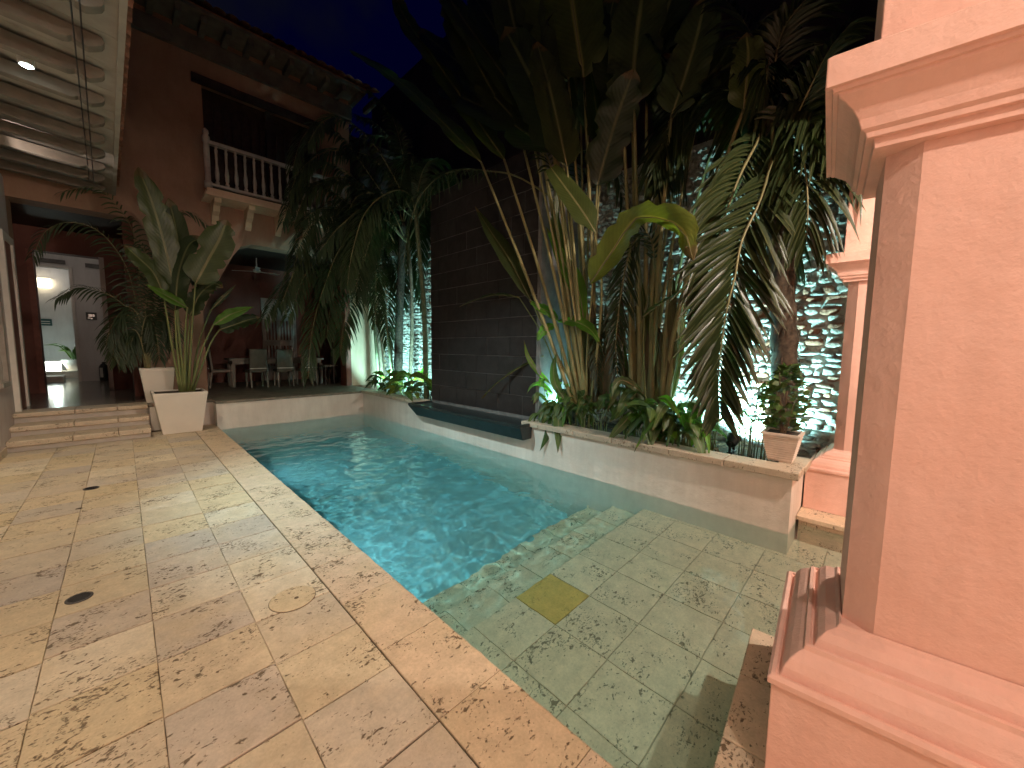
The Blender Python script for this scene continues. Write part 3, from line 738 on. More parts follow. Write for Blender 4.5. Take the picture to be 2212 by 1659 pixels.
# recessed loggia with plank shutters and posts
child(MB().box((1.35, FY + .46, 4.7), (4.3, FY + .6, 8.4)), 'loggia_back', 'dark_wood', fh)
lb = child(MB().box((1.35, FY - .06, 7.18), (4.25, FY - .004, 7.36)), 'loggia_beam', 'dark_wood', fh)
for k in range(13):
    sub(MB().box((1.56 + k * .18, FY + .30, 4.9), (1.725 + k * .18, FY + .33, 7.0)), 'shutter_plank', 'dark_wood', lb, fh)
for xb in (2.72, 3.72):
    child(MB().box((xb, FY + .02, 4.9), (xb + .10, FY + .14, 7.18)), 'loggia_post', 'pale_wood' if xb > 3 else 'dark_wood', fh)
# eave and tiled roof of the far house
b = MB()
for k in range(22):
    xb = -3.3 + k * .40
    b.box((xb, FY - .62, 8.10), (xb + .10, FY - .002, 8.24))
child(b, 'eave_rafters', 'old_eave', fh)
child(MB().box((-3.6, FY - .70, 8.241), (4.9, FY + .4, 8.30)).box((-3.5, FY - .10, 7.75), (4.75, FY - .003, 8.09)), 'eave_soffit', 'old_eave', fh)
rt = MB()
for i in range(40):
    xc = -3.5 + i * .22; n = 7; rr = []
    for yv, zz in ((FY - .82, 8.33), (FY + 3.0, 9.9)):
        rr.append([(xc + .11 * math.cos(math.pi * k / (n - 1)), yv, zz + .075 * math.sin(math.pi * k / (n - 1))) for k in range(n)])
    rt.rings(rr, cap=False, close=False)
tag(child(rt, 'roof_tiles', 'roof_tile', fh), kind='stuff')
child(MB().rings([[(-3.6, FY - .7, 8.301), (4.9, FY - .7, 8.301), (4.9, FY + 3, 8.301), (-3.6, FY + 3, 8.301)], [(-3.6, FY - .7, 8.33), (4.9, FY - .7, 8.33), (4.9, FY + 3, 9.88), (-3.6, FY + 3, 9.88)]]), 'roof', 'roof_tile', fh)

# ================================================================== FURNITURE OF THE TERRACE AND HALL
tb = empty('dining_table', (3.1, 12.62, .5), 'long pale dining table behind the row of chairs', 'table')
child(MB().box((1.95, 12.28, 1.21), (4.3, 12.98, 1.26)).box((2.02, 12.33, 1.11), (4.23, 12.93, 1.209)), 'table_top', 'pale_wood', tb)
for x, y in ((1.98, 12.31), (4.17, 12.31), (1.98, 12.85), (4.17, 12.85)):
    child(MB().tbox((x + .05, y + .05), (.03, .03), (.05, .05), .5, 1.109), 'leg', 'pale_wood', tb)
def chair(loc, rz, label, mat='chair_cloth', group=None):
    e = empty('dining_chair', (0, 0, 0), label, 'chair', group)
    b = MB(); b.rings([[(x, -.20 - .05 * t_ + .012 * math.cos(x * 9), .42 + .64 * t_) for x in (-.20, -.1, 0, .1, .20)] + [(x, -.15 - .05 * t_, .42 + .64 * t_) for x in (.20, .1, 0, -.1, -.20)] for t_ in (0, .33, .66, .94)])
    bk = b.build('backrest', mat, e, bevel=.02)
    MB().box((-.215, -.19, .40), (.215, .24, .47)).build('seat', mat, e, bevel=.02)
    MB().box((-.21, -.262, .50), (.21, -.245, .52)).build('piping', 'white_paint', e)
    for sx in (-1, 1):
        for y0, y1 in ((-.19, -.25), (.21, .21)):
            MB().rings([[(sx * .185 + a * .014, y1 + c * .014, 0) for a, c in ((-1, -1), (1, -1), (1, 1), (-1, 1))], [(sx * .185 + a * .022, y0 + c * .022, .40) for a, c in ((-1, -1), (1, -1), (1, 1), (-1, 1))]]).build('leg', 'pale_wood', e)
    e.location = loc; e.rotation_euler = (0, 0, rz); return e
chair((2.50, 12.10, .5), .05, 'upholstered high back chair at the table, farthest from the red jamb', group='chairs along the near side of the table')
chair((3.14, 12.08, .5), -.03, 'upholstered high back chair in the middle of the near row', group='chairs along the near side of the table')
chair((3.72, 12.02, .5), .04, 'upholstered high back chair of the near row closest to the red jamb', group='chairs along the near side of the table')
chair((1.78, 12.62, .5), -math.pi / 2, 'pale chair at the table end beside the potted palms', 'pale_wood')
chair((4.50, 12.65, .5), math.pi / 2, 'pale chair at the table end toward the lit corner', 'pale_wood')
e = empty('ceiling_fan', (2.75, 12.7, 4.0), 'white ceiling fan hanging on a long rod over the table', 'fan')
child(MB().lathe((2.75, 12.7, 3.62), [(0, .03), (.02, .09), (.08, .09), (.12, .02), (.40, .013)], 14), 'rod_and_motor', 'white_paint', e)
for k in range(3):
    a = .35 + k * 2.094; c, s = math.cos(a), math.sin(a)
    child(MB().rings([[(2.75 + c * r - s * q, 12.7 + s * r + c * q, 3.655 + h) for r, q, h in ((.09, -.03, .005), (.62, -.06, .02), (.62, .06, 0), (.09, .03, -.005))], [(2.75 + c * r - s * q, 12.7 + s * r + c * q, 3.663 + h) for r, q, h in ((.09, -.03, .005), (.62, -.06, .02), (.62, .06, 0), (.09, .03, -.005))]]), 'fan_blade', 'white_paint', e)
e = empty('side_table', (4.33, 12.0, .5), 'low narrow side table just inside the red jamb', 'table')
child(MB().box((4.12, 11.75, 1.02), (4.43, 12.2, 1.06)), 'table_top', 'pale_wood', e)
for x, y in ((4.15, 11.78), (4.39, 11.78), (4.15, 12.16), (4.39, 12.16)): child(MB().box((x - .018, y - .018, .5), (x + .018, y + .018, 1.019)), 'leg', 'dark_wood', e)

# hall things
e = empty('wall_lamp', (-1.5, 20.1, 3.5), 'glowing rectangular wall lamp in the hall patio', 'lamp')
p0 = ony(160 * .579, 611, 20.1)
child(MB().box((p0.x - .17, 20.05, p0.z - .14), (p0.x + .17, 20.19, p0.z + .14)), 'shade', 'lamp_hall', e)
child(MB().box((p0.x - .22, 20.16, p0.z + .15), (p0.x + .22, 20.198, p0.z + .19)), 'bracket', 'white_paint', e)
point('hall_light', (p0.x + .2, 19.6, p0.z + .2), 5, (1, .95, .9), .12, e)
point('hall_ceiling_light', (-1.1, 15.2, 4.2), 5, (1, .88, .8), .1, e)
p1 = ony(94, 696, 20.15)
e = empty('hall_sign', p1, 'small dark green sign on the patio wall beneath the lamp', 'sign')
child(MB().box((p1.x - .28, 20.16, p1.z - .11), (p1.x + .18, 20.19, p1.z + .11)), 'plate', 'sign_dark', e)
for k in range(2): child(MB().box((p1.x - .22, 20.152, p1.z - .05 + k * .07), (p1.x + .14, 20.159, p1.z - .03 + k * .07)), 'text_line', 'white_paint', e)
p2 = ony(197.5, 683, 16.98)
e = empty('wall_plaque', p2, 'square grey plaque on the hall end wall', 'plaque')
child(MB().box((p2.x - .11, 16.965, p2.z - .11), (p2.x + .11, 16.998, p2.z + .11)), 'plate', 'slate_joint', e)
child(MB().box((p2.x - .06, 16.958, p2.z - .02), (p2.x + .06, 16.964, p2.z + .06)).box((p2.x - .08, 16.958, p2.z - .08), (p2.x + .02, 16.964, p2.z - .05)), 'relief', 'steel', e)
e = empty('fire_extinguisher', (-.42, 16.75, .5), 'black and silver fire extinguisher by the hall end wall', 'extinguisher')
child(MB().lathe((-.42, 16.75, .5), [(0, .09), (.03, .10), (.42, .10), (.50, .06), (.53, .03)], 14), 'cylinder', 'black_plastic', e, smooth=True)
child(MB().box((-.50, 16.645, .62), (-.44, 16.652, .9)), 'label_plate', 'white_paint', e)
child(MB().box((-.45, 16.73, 1.03), (-.36, 16.77, 1.07)).tube([(-.40, 16.70, 1.03), (-.35, 16.64, .98), (-.33, 16.63, .75)], .012), 'valve_and_hose', 'black_plastic', e)
pb = onz(134, 818, .5)
e = empty('patio_planter', (-1.25, 19.4, .4), 'white bowl planter with a leafy plant in the lit patio', 'planter')
child(MB().box((-2.0, 18.9, .3), (.3, 20.19, .72)), 'bed', 'white_plaster', e)
child(MB().lathe((-1.1, 19.3, .72), [(0, .2), (.35, .34), (.36, .30)], 16), 'bowl', 'white_pot', e, smooth=True)
rnd = random.Random(3)
for k in range(11):
    a = rnd.uniform(0, 6.28); l = rnd.uniform(.4, .75); c, s = math.cos(a), math.sin(a); b0 = Vector((-1.1 + c * .08, 19.3 + s * .08, 1.05))
    child(MB().blade([b0, b0 + Vector((c * l * .4, s * l * .4, l * .7)), b0 + Vector((c * l, s * l, l * .75))], .07, (-c * .5, -s * .5 - .3, .8), ns=7, nc=2), 'leaf', 'leaf_lily', e)
e = empty('patio_floodlight', (-1.6, 19.2, .72), 'bright square floodlight beside the patio bowl', 'lamp')
q = ony(110, 792, 19.2)
child(MB().box((q.x - .13, 19.2, q.z - .15), (q.x + .2, 19.25, q.z + .15)), 'lens', 'lamp_hall_cool', e)
child(MB().box((q.x - .15, 19.255, .72), (q.x + .22, 19.32, q.z + .17)), 'housing', 'white_paint', e)
point('patio_light', (q.x + .1, 19.0, q.z + .35), 8, (.72, 1, .98), .08, e)
tag(MB().box((-1.75, 17.05, .5), (-1.25, 17.7, .66)).build('hall_step', 'white_plaster'), 'low white step into the patio at the end of the hall', 'step')

# ================================================================== PLANTS
def PX(pts, X):           # picture points on a plane of the planter (X may be one value or one per point)
    return [onx(x, y, X[i] if isinstance(X, (list, tuple)) else X) for i, (x, y) in enumerate(pts)]
def PY(pts, Yv):
    return [ony(x, y, Yv[i] if isinstance(Yv, (list, tuple)) else Yv) for i, (x, y) in enumerate(pts)]
def lin(a, b, n): return [a + (b - a) * i / (n - 1) for i in range(n)]
def face(roll=0, up=.35):
    """a leaf normal that looks toward the court, rolled about the upright"""
    v = Vector((-.75, -.62, up)); return Matrix.Rotation(R(roll), 3, 'Z') @ v

def petiole(root, pts, r0, r1, mat='stalk', name='stalk'):
    P_ = resample(pts, 9); return child(MB().tube(P_, [r0 + (r1 - r0) * (i / 8) ** .8 for i in range(9)], 7), name, mat, root, smooth=True)
def leaf(root, pts, hw, N, mat, prof='paddle', fold=.22, ns=26, nc=6, wave=.03, droop=.15, seed=0, name='leaf', midrib=True, trim=1.0):
    o = child(MB().blade(pts, hw, N, fold, prof, ns, nc, wave, droop, seed, trim), name, mat, root, smooth=True)
    if midrib:
        P_ = resample(pts, 9); off = Vector(N).normalized() * -.004
        mr = MB().tube([p + off for p in P_], lin(.011, .003, 9), 5)
        sub(mr, 'midrib', 'rachis', o, root, smooth=True)
    return o
def frond(root, pts, N, ll, n=34, hw=.022, mat='leaf_palm', a0=62, a1=28, sag=.35, start=.12, single=False, r0=.018, seed=0, name='frond', rm='rachis', gap=0.0):
    """palm leaf: rachis plus two rows of folded leaflets"""
    rnd = random.Random(seed * 13 + 5); P_ = resample(pts, 40); N = Vector(N).normalized()
    part = child(MB().tube(P_, lin(r0, r0 * .22, 40), 6), name, rm, root, smooth=True)
    mbs = MB()
    for k in range(n):
        u = start + (1 - start) * (k + .5) / n; i = min(38, int(u * 39)); fr = u * 39 - i; p = P_[i].lerp(P_[i + 1], fr)
        t_ = (P_[min(i + 2, 39)] - P_[max(i - 1, 0)]).normalized(); sd = t_.cross(N)
        if sd.length < .05: sd = t_.cross(Vector((0, 0, 1)))
        sd.normalize(); nn = sd.cross(t_)
        env = (.35 + .65 * min(1, (u - start + .04) / .25)) * (1 - .62 * max(0, (u - .45) / .55) ** 1.6)
        for s in (-1, 1):
            if rnd.random() < gap: continue
            a = R(a0 + (a1 - a0) * u + rnd.uniform(-6, 6)); L_ = ll * env * rnd.uniform(.86, 1.1)
            D = t_ * math.cos(a) + sd * (s * math.sin(a)) + nn * rnd.uniform(.05, .32)
            D.normalize(); sg = sag * rnd.uniform(.6, 1.35)
            q = [p + D * (L_ * x) + Vector((0, 0, -sg * L_ * x * x)) for x in (0, .34, .68, 1.0)]
            mb = MB() if single else mbs
            wn = (nn + sd * (s * .55)).normalized()
            mb.blade(q, hw * (.8 + .4 * rnd.random()), wn, .45, 'strap', 5, 2, 0, 0, k)
            if single: sub(mb, 'leaflet', mat, part, root, smooth=True)
    if not single: sub(mbs, 'leaflets', mat, part, root, smooth=True)
    return part

# ---- traveller's palm beside the waterfall
tp = empty('traveller_palm', (4.85, 3.0, .42), 'tall fan of banana like leaves on long stalks beside the slate waterfall', 'plant')
TPL = [  # stalk base, stalk tip, leaf picture points, X at base / tip / leaf end, half width, roll
    ((1243, 884), (1039, 350), [(960, 268), (864, 178), (755, 108)], 4.62, 4.12, 3.85, .24, 40),
    ((1250, 884), (1089, 344), [(1000, 215), (930, 115), (876, 41), (850, -25)], 4.64, 4.18, 3.95, .26, 30),
    ((1257, 884), (1128, 306), [(1060, 190), (1000, 80), (955, -10)], 4.66, 4.25, 4.1, .27, 10),
    ((1264, 884), (1162, 278), [(1100, 180), (1035, 90), (973, 0), (935, -70)], 4.68, 4.32, 4.1, .26, 25),
    ((1262, 884), (1142, 169), [(1112, 60), (1088, -60), (1080, -150)], 4.70, 4.36, 4.3, .28, 0),
    ((1270, 884), (1180, 212), [(1162, 100), (1150, -40), (1145, -130)], 4.75, 4.42, 4.4, .28, -15),
    ((1280, 884), (1228, 174), [(1206, 85), (1190, -20), (1180, -130)], 4.85, 4.7, 4.5, .46, 8),
    ((1290, 884), (1261, 168), [(1247, 80), (1233, -20), (1222, -130)], 4.9, 4.75, 4.55, .40, -12),
]
for k, (b0, t0, lp, xb, xt, xe, hw, roll) in enumerate(TPL):
    mid = ((b0[0] + t0[0]) / 2 + (6 if k < 4 else 3), (b0[1] + t0[1]) / 2 + 4)
    petiole(tp, PX([b0, mid, t0], [xb, (xb + xt) / 2, xt]), .034, .017)
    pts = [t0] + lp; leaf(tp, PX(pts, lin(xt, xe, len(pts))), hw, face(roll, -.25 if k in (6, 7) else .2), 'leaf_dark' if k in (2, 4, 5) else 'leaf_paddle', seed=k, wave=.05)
# more leaves overhead, lost in the dark
rnd = random.Random(61)
for k, (x0, y0, x1, y1) in enumerate(((1215, 330, 1090, 60), (1240, 300, 1290, 30), (1195, 330, 950, 190), (1225, 360, 1160, 90), (1300, 330, 1260, 60), (1200, 300, 1010, -30), (1270, 280, 1330, -20), (1255, 250, 1200, -60), (1150, 300, 900, 60), (1290, 400, 1370, 150))):
    X = rnd.uniform(4.9, 5.3) if x1 > 1185 else rnd.uniform(4.15, 4.36)
    petiole(tp, PX([(1262 + rnd.uniform(-18, 26), 884), ((1268 + x0) / 2, (880 + y0) / 2), (x0, y0)], [max(X, 4.7), (X + max(X, 4.7)) / 2, X]), .028, .014)
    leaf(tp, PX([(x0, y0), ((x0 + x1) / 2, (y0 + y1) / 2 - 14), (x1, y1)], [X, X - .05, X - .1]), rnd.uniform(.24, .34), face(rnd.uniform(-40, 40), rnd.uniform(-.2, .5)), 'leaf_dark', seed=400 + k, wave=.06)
# old brown leaf bases and dead blades at the foot
for k in range(26):
    x0 = rnd.uniform(1236, 1330); y0 = rnd.uniform(640, 800); X = rnd.uniform(4.68, 5.05)
    leaf(tp, PX([(x0 + rnd.uniform(-6, 6), y0), (x0 + rnd.uniform(-10, 10), (y0 + 880) / 2), (1285 + (x0 - 1285) * .7, 890)], X), rnd.uniform(.03, .07), face(rnd.uniform(-60, 60), .1), 'leaf_dead', prof='strap', seed=430 + k, midrib=False, ns=8, nc=3, fold=.6, name='dead_leaf')
# short broad leaves in the middle of the fan
petiole(tp, PX([(1275, 884), (1300, 640), (1284, 500)], [4.7, 4.5, 4.32]), .024, .012)
leaf(tp, PX([(1288, 505), (1262, 462), (1228, 414), (1190, 362)], [4.32, 4.26, 4.2, 4.14]), .165, face(8, .1), 'leaf_paddle', prof='strap', seed=31, trim=.84, fold=.12, droop=0)
petiole(tp, PX([(1268, 884), (1268, 760), (1276, 660), (1281, 601)], [4.7, 4.6, 4.5, 4.45]), .020, .010)
leaf(tp, PX([(1275, 612), (1325, 540), (1371, 474), (1430, 473), (1476, 498), (1497, 562)], [4.3, 4.22, 4.14, 4.10, 4.08, 4.1]), .20, (-.55, -.35, -.9), 'leaf_yellow', prof='paddle', seed=12, fold=-.5, droop=-.15, wave=.05, ns=22)
petiole(tp, PX([(1262, 884), (1200, 760), (1146, 648)], [4.66, 4.54, 4.42]), .018, .010)
leaf(tp, PX([(1146, 648), (1100, 560), (1060, 500), (1026, 446)], [4.42, 4.36, 4.32, 4.28]), .17, face(25, .1), 'leaf_dark', prof='lance', seed=13)
leaf(tp, PX([(1121, 642), (1075, 636), (1035, 645), (993, 662)], [4.42, 4.34, 4.28, 4.22]), .10, (-.2, -.35, 1), 'leaf_dark', prof='lance', seed=14, fold=.35)
petiole(tp, PX([(1225, 880), (1180, 740), (1121, 642)], [4.62, 4.52, 4.42]), .014, .008, 'stalk_green')
leaf(tp, PX([(1174, 768), (1120, 795), (1075, 826), (1040, 860)], [4.55, 4.45, 4.35, 4.28]), .035, (-.3, -.3, 1), 'leaf_paddle', prof='strap', seed=15, fold=.5)
leaf(tp, PX([(1262, 700), (1248, 620), (1215, 560), (1180, 490)], [4.6, 4.55, 4.48, 4.40]), .13, face(-25, .1), 'leaf_bright', prof='lance', seed=16)
leaf(tp, PX([(1232, 640), (1214, 560), (1200, 480), (1204, 400)], [4.6, 4.55, 4.5, 4.45]), .13, face(30, .1), 'leaf_paddle', prof='lance', seed=17)

# ---- second clump behind the lilies
tq = empty('bird_of_paradise', (4.95, 2.25, .42), 'second clump of thick upright stalks behind the lilies, big leaves overhead', 'plant')
TQL = [
    ((1372, 872), (1344, 216), [(1330, 120), (1322, 20), (1330, -80)], 5.0, 5.0, 5.0, .34, 0),
    ((1384, 872), (1370, 225), [(1370, 140), (1380, 40), (1398, -60)], 5.0, 4.95, 4.9, .36, -20),
    ((1394, 872), (1397, 187), [(1415, 100), (1448, 0), (1475, -80)], 5.1, 5.2, 5.2, .30, -30),
    ((1402, 872), (1451, 247), [(1478, 170), (1505, 80), (1525, -10)], 4.95, 4.9, 4.85, .27, -35),
    ((1412, 872), (1446, 262), [(1500, 195), (1552, 140), (1590, 70)], 5.15, 5.2, 5.2, .26, -45),
    ((1424, 872), (1606, 236), [(1612, 180), (1616, 120), (1612, 70)], 4.95, 4.8, 4.75, .17, -10),
]
for k, (b0, t0, lp, xb, xt, xe, hw, roll) in enumerate(TQL):
    mid = (b0[0] * .55 + t0[0] * .45 - (10 if k > 3 else 0), (b0[1] + t0[1]) / 2)
    petiole(tq, PX([b0, mid, t0], [xb, (xb + xt) / 2, xt]), .048, .017)
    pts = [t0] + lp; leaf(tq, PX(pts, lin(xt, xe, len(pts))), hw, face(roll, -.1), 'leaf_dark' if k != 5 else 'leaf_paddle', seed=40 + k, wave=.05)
for k, (b0, t0) in enumerate((((1366, 876), (1362, 560)), ((1408, 876), (1412, 540)), ((1430, 880), (1452, 560)), ((1440, 880), (1475, 640)))):
    petiole(tq, PX([b0, ((b0[0] + t0[0]) / 2 - 2, (b0[1] + t0[1]) / 2), t0], [4.9, 4.95, 5.0]), .045, .026, name='stalk')
rnd = random.Random(62)
for k in range(12):
    x0, y0 = rnd.uniform(1320, 1640), rnd.uniform(180, 330); x1, y1 = x0 + rnd.uniform(-110, 110), y0 - rnd.uniform(170, 280); X = rnd.uniform(5.1, 5.5)
    petiole(tq, PX([(rnd.uniform(1370, 1450), 876), ((1400 + x0) / 2 - 8, (880 + y0) / 2), (x0, y0)], [5.1, X, X]), .032, .014)
    leaf(tq, PX([(x0, y0), ((x0 + x1) / 2, (y0 + y1) / 2 - 10), (x1, y1)], [X, X, X - .1]), rnd.uniform(.24, .33), face(rnd.uniform(-50, 50), rnd.uniform(-.2, .4)), 'leaf_dark', seed=460 + k, wave=.06)
for k in range(20):
    x0 = rnd.uniform(1340, 1470); y0 = rnd.uniform(560, 780); X = rnd.uniform(4.85, 5.2)
    leaf(tq, PX([(x0 + rnd.uniform(-12, 12), y0), (x0, (y0 + 880) / 2), (1405 + (x0 - 1405) * .6, 888)], X), rnd.uniform(.04, .08), face(rnd.uniform(-60, 60), .1), 'leaf_dead' if k % 3 else 'leaf_paddle', prof='strap', seed=490 + k, midrib=False, ns=8, nc=3, fold=.6, name='sheath')
petiole(tq, PX([(1395, 880), (1390, 760), (1392, 684)], 4.7), .016, .010, 'stalk_green')
leaf(tq, PX([(1389, 684), (1420, 660), (1455, 640), (1493, 619)], [4.7, 4.6, 4.55, 4.5]), .06, (-.3, -.4, 1), 'leaf_lily', prof='lance', seed=51, fold=.45)

# ---- coconut palm behind the ribbed pot
cp = empty('coconut_palm', (5.15, .86, .4), 'palm with a dark fibrous trunk rising behind the small ribbed pot', 'palm')
ct = PX([(1697, 905), (1694, 760), (1688, 600), (1680, 420), (1668, 262)], 5.15); ct[0].z = .38
P_ = resample(ct, 26); rn = random.Random(2)
child(MB().tube(P_, [.115 + .02 * (k % 2) + rn.uniform(-.012, .012) for k in range(26)], 12), 'trunk', 'fibre', cp, smooth=True)
fb = MB()
for k in range(420):
    i = rn.randrange(3, 25); p = P_[i]; a = rn.uniform(0, 6.28); d = Vector((math.cos(a), math.sin(a), 0)); l = rn.uniform(.05, .16)
    fb.blade([p + d * .11, p + d * (.14 + rn.random() * .04) + Vector((0, 0, -l * .4)), p + d * (.15 + rn.random() * .06) + Vector((0, 0, -l))], .007, d, .1, 'strap', 3, 1)
tag(child(fb, 'trunk_fibre', 'fibre', cp), kind='stuff')
CROWN = (1668, 250)
frond(cp, PX([CROWN, (1668, 330), (1645, 425), (1603, 518), (1588, 595), (1571, 664), (1559, 740), (1551, 816), (1553, 892)], [5.1, 4.85, 4.65, 4.52, 4.48, 4.44, 4.42, 4.42, 4.44]), face(-4, .25), .80, 46, .040, a0=54, a1=26, sag=.10, single=True, r0=.022, seed=1, start=.24)
frond(cp, PX([CROWN, (1650, 272), (1634, 309), (1600, 375), (1575, 440), (1553, 510), (1528, 590), (1512, 660)], [5.1, 4.95, 4.8, 4.65, 4.55, 4.5, 4.5, 4.55]), face(14, .3), .62, 36, .040, a0=70, a1=30, sag=.5, r0=.02, seed=2, start=.15)
frond(cp, PX([CROWN, (1700, 262), (1722, 300), (1738, 360), (1745, 440), (1742, 520)], [5.1, 5.0, 4.9, 4.85, 4.85, 4.9]), face(-20, .3), .55, 24, .03, sag=.7, seed=3)
frond(cp, PX([CROWN, (1690, 290), (1706, 300), (1724, 245), (1750, 190), (1790, 110), (1830, 60)], [5.1, 5.0, 4.95, 4.85, 4.8, 4.75, 4.7]), face(-30, .5), .6, 26, .028, sag=.6, seed=4)
frond(cp, PX([CROWN, (1655, 170), (1630, 90), (1585, 20), (1520, -40)], [5.1, 5.1, 5.05, 5.0, 4.95]), face(10, .6), .6, 26, .028, sag=.6, seed=5)
frond(cp, PX([CROWN, (1672, 160), (1690, 70), (1740, 0), (1800, -40)], [5.1, 5.1, 5.1, 5.1, 5.1]), face(-10, .6), .6, 24, .028, sag=.6, seed=6)
frond(cp, PX([CROWN, (1630, 215), (1570, 210), (1500, 250), (1450, 320), (1430, 390)], [5.1, 5.1, 5.1, 5.05, 5.0, 5.0]), face(30, .5), .55, 26, .026, sag=.7, seed=7)
frond(cp, PX([CROWN, (1690, 330), (1702, 400), (1706, 480), (1700, 560)], [5.1, 5.2, 5.3, 5.35, 5.4]), face(-10, .2), .5, 20, .026, sag=.7, seed=8)

rnd = random.Random(70)
for k in range(9):
    a = rnd.uniform(-3.3, .4); l = rnd.uniform(150, 260); x1, y1 = CROWN[0] + l * .5 * math.cos(a), CROWN[1] + l * .55 * math.sin(a) - 20; x2, y2 = x1 + l * .4 * math.cos(a), y1 + rnd.uniform(10, 90)
    frond(cp, PX([CROWN, (x1, y1), (x2, y2), (x2 + (x2 - x1) * .5, y2 + rnd.uniform(70, 150))], [5.12, rnd.uniform(5.0, 5.3), rnd.uniform(4.9, 5.4), rnd.uniform(4.8, 5.4)]), face(rnd.uniform(-30, 30), .5), .58, 30, .030, sag=.7, seed=20 + k)
# ---- young palm between the two clumps
yp = empty('young_palm', (4.95, 2.6, .42), 'young palm with one dark drooping frond between the two stalk clumps', 'palm')
frond(yp, PX([(1345, 880), (1388, 700), (1412, 560), (1395, 500), (1366, 530), (1350, 585), (1338, 660), (1330, 745), (1334, 815)], [5.0, 5.0, 4.95, 4.8, 4.68, 4.6, 4.56, 4.54, 4.55]), face(0, .2), .42, 40, .020, mat='leaf_areca', a0=48, a1=30, sag=.25, start=.46, r0=.02, seed=9)
frond(yp, PX([(1340, 880), (1330, 760), (1318, 690), (1300, 700), (1290, 770), (1292, 840)], [5.0, 4.9, 4.8, 4.7, 4.62, 4.6]), face(10, .2), .30, 26, .014, mat='leaf_areca', sag=.3, start=.45, r0=.012, seed=10)

# ---- slender palm whose frond arches in front of the slate wall
sp = empty('slender_palm', (4.9, 3.4, .42), 'slender palm with a frond arching leftward across the slate wall', 'palm')
petiole(sp, PX([(1236, 884), (1222, 640), (1201, 434)], [4.9, 4.75, 4.58]), .035, .022, 'cane', 'trunk')
frond(sp, PX([(1203, 450), (1201, 434), (1114, 380), (1045, 369), (1001, 366), (948, 382), (905, 430), (882, 500), (872, 570)], [4.6, 4.56, 4.38, 4.30, 4.24, 4.18, 4.12, 4.1, 4.1]), (-.3, -.4, .9), .52, 44, .016, mat='leaf_areca', a0=70, a1=40, sag=.75, start=.3, r0=.014, seed=11)
frond(sp, PX([(1203, 450), (1212, 380), (1250, 330), (1300, 330), (1330, 370), (1345, 430)], [4.6, 4.9, 5.2, 5.2, 5.2, 5.2]), (-.3, -.4, .9), .42, 26, .016, mat='leaf_areca', sag=.8, seed=12)
frond(sp, PX([(1203, 450), (1190, 360), (1150, 290), (1090, 260)], [4.6, 4.45, 4.36, 4.3]), (-.3, -.4, .9), .42, 24, .016, mat='leaf_areca', sag=.6, seed=13)

# ---- clump of areca palms in the far part of the planter
ap = empty('areca_palm', (4.8, 7.9, .42), 'clump of slim palms filling the far planter between the slate wall and the house', 'palm')
TR = [((817, 812), [(810, 724), (803, 661), (796, 600)], 4.75, .040, 'cane'), ((826, 812), [(818, 730), (810, 660), (806, 590)], 4.95, .045, 'bark'),
      ((848, 812), [(838, 720), (828, 655), (816, 560)], 4.85, .045, 'cane'), ((860, 812), [(862, 700), (866, 600), (870, 480)], 4.9, .11, 'fibre'),
      ((921, 830), [(918, 720), (914, 634), (905, 540), (899, 470)], 4.75, .060, 'cane'), ((886, 812), [(890, 700), (888, 600), (880, 520)], 5.1, .05, 'bark')]
for b0, up, X, r, mt in TR:
    pp = resample(PX([b0] + up, X), 30); pp[0].z = min(pp[0].z, .42)
    child(MB().tube(pp, [r * (1 - .25 * k / 29) * (1.07 if k % 3 == 0 else 1) for k in range(30)], 9), 'trunk', mt, ap, smooth=True)
EF = [([(816, 565), (790, 480), (740, 440), (680, 470), (640, 560), (622, 650)], 4.85, 4.3), ([(828, 610), (780, 560), (722, 580), (690, 650), (672, 730), (666, 815)], 4.85, 4.25),
      ([(870, 485), (850, 400), (800, 340), (720, 325), (655, 360), (625, 420)], 4.9, 4.5), ([(870, 485), (878, 400), (860, 330), (815, 270), (770, 250)], 4.9, 4.7),
      ([(900, 480), (888, 425), (850, 412), (792, 455), (762, 540), (750, 620)], 4.75, 4.4), ([(899, 475), (905, 400), (925, 350), (960, 350), (985, 400)], 4.75, 4.5),
      ([(808, 600), (798, 540), (768, 508), (718, 520), (650, 565), (606, 660)], 4.9, 4.3), ([(866, 560), (838, 500), (780, 462), (700, 405), (640, 415), (612, 480)], 4.9, 4.4),
      ([(803, 665), (785, 630), (758, 650), (742, 705), (735, 770)], 4.75, 4.45), ([(830, 600), (830, 500), (808, 425), (755, 385), (700, 390)], 4.9, 4.8),
      ([(880, 525), (900, 440), (890, 360), (840, 300), (780, 300), (735, 340)], 5.1, 4.9), ([(797, 605), (775, 580), (735, 600), (715, 660), (705, 730)], 4.75, 4.3),
      ([(880, 525), (860, 470), (820, 480), (790, 550), (780, 640)], 5.1, 4.7), ([(828, 640), (812, 560), (770, 470), (700, 450), (650, 480)], 4.85, 4.5),
      ([(870, 485), (800, 380), (740, 300), (690, 272), (652, 300), (632, 365)], 4.9, 4.9), ([(880, 525), (800, 420), (730, 362), (680, 352), (642, 392), (630, 450)], 5.1, 4.9), ([(899, 475), (820, 330), (750, 262), (700, 262), (664, 312)], 4.8, 4.8), ([(870, 485), (790, 420), (720, 390), (662, 420), (636, 485)], 4.9, 4.8),
      ([(899, 475), (880, 380), (850, 260), (800, 200)], 4.9, 5.0), ([(870, 485), (900, 420), (905, 520), (900, 620)], 4.95, 4.85), ([(803, 665), (815, 600), (840, 560), (860, 590), (870, 660)], 4.75, 4.6)]
rnd = random.Random(44)
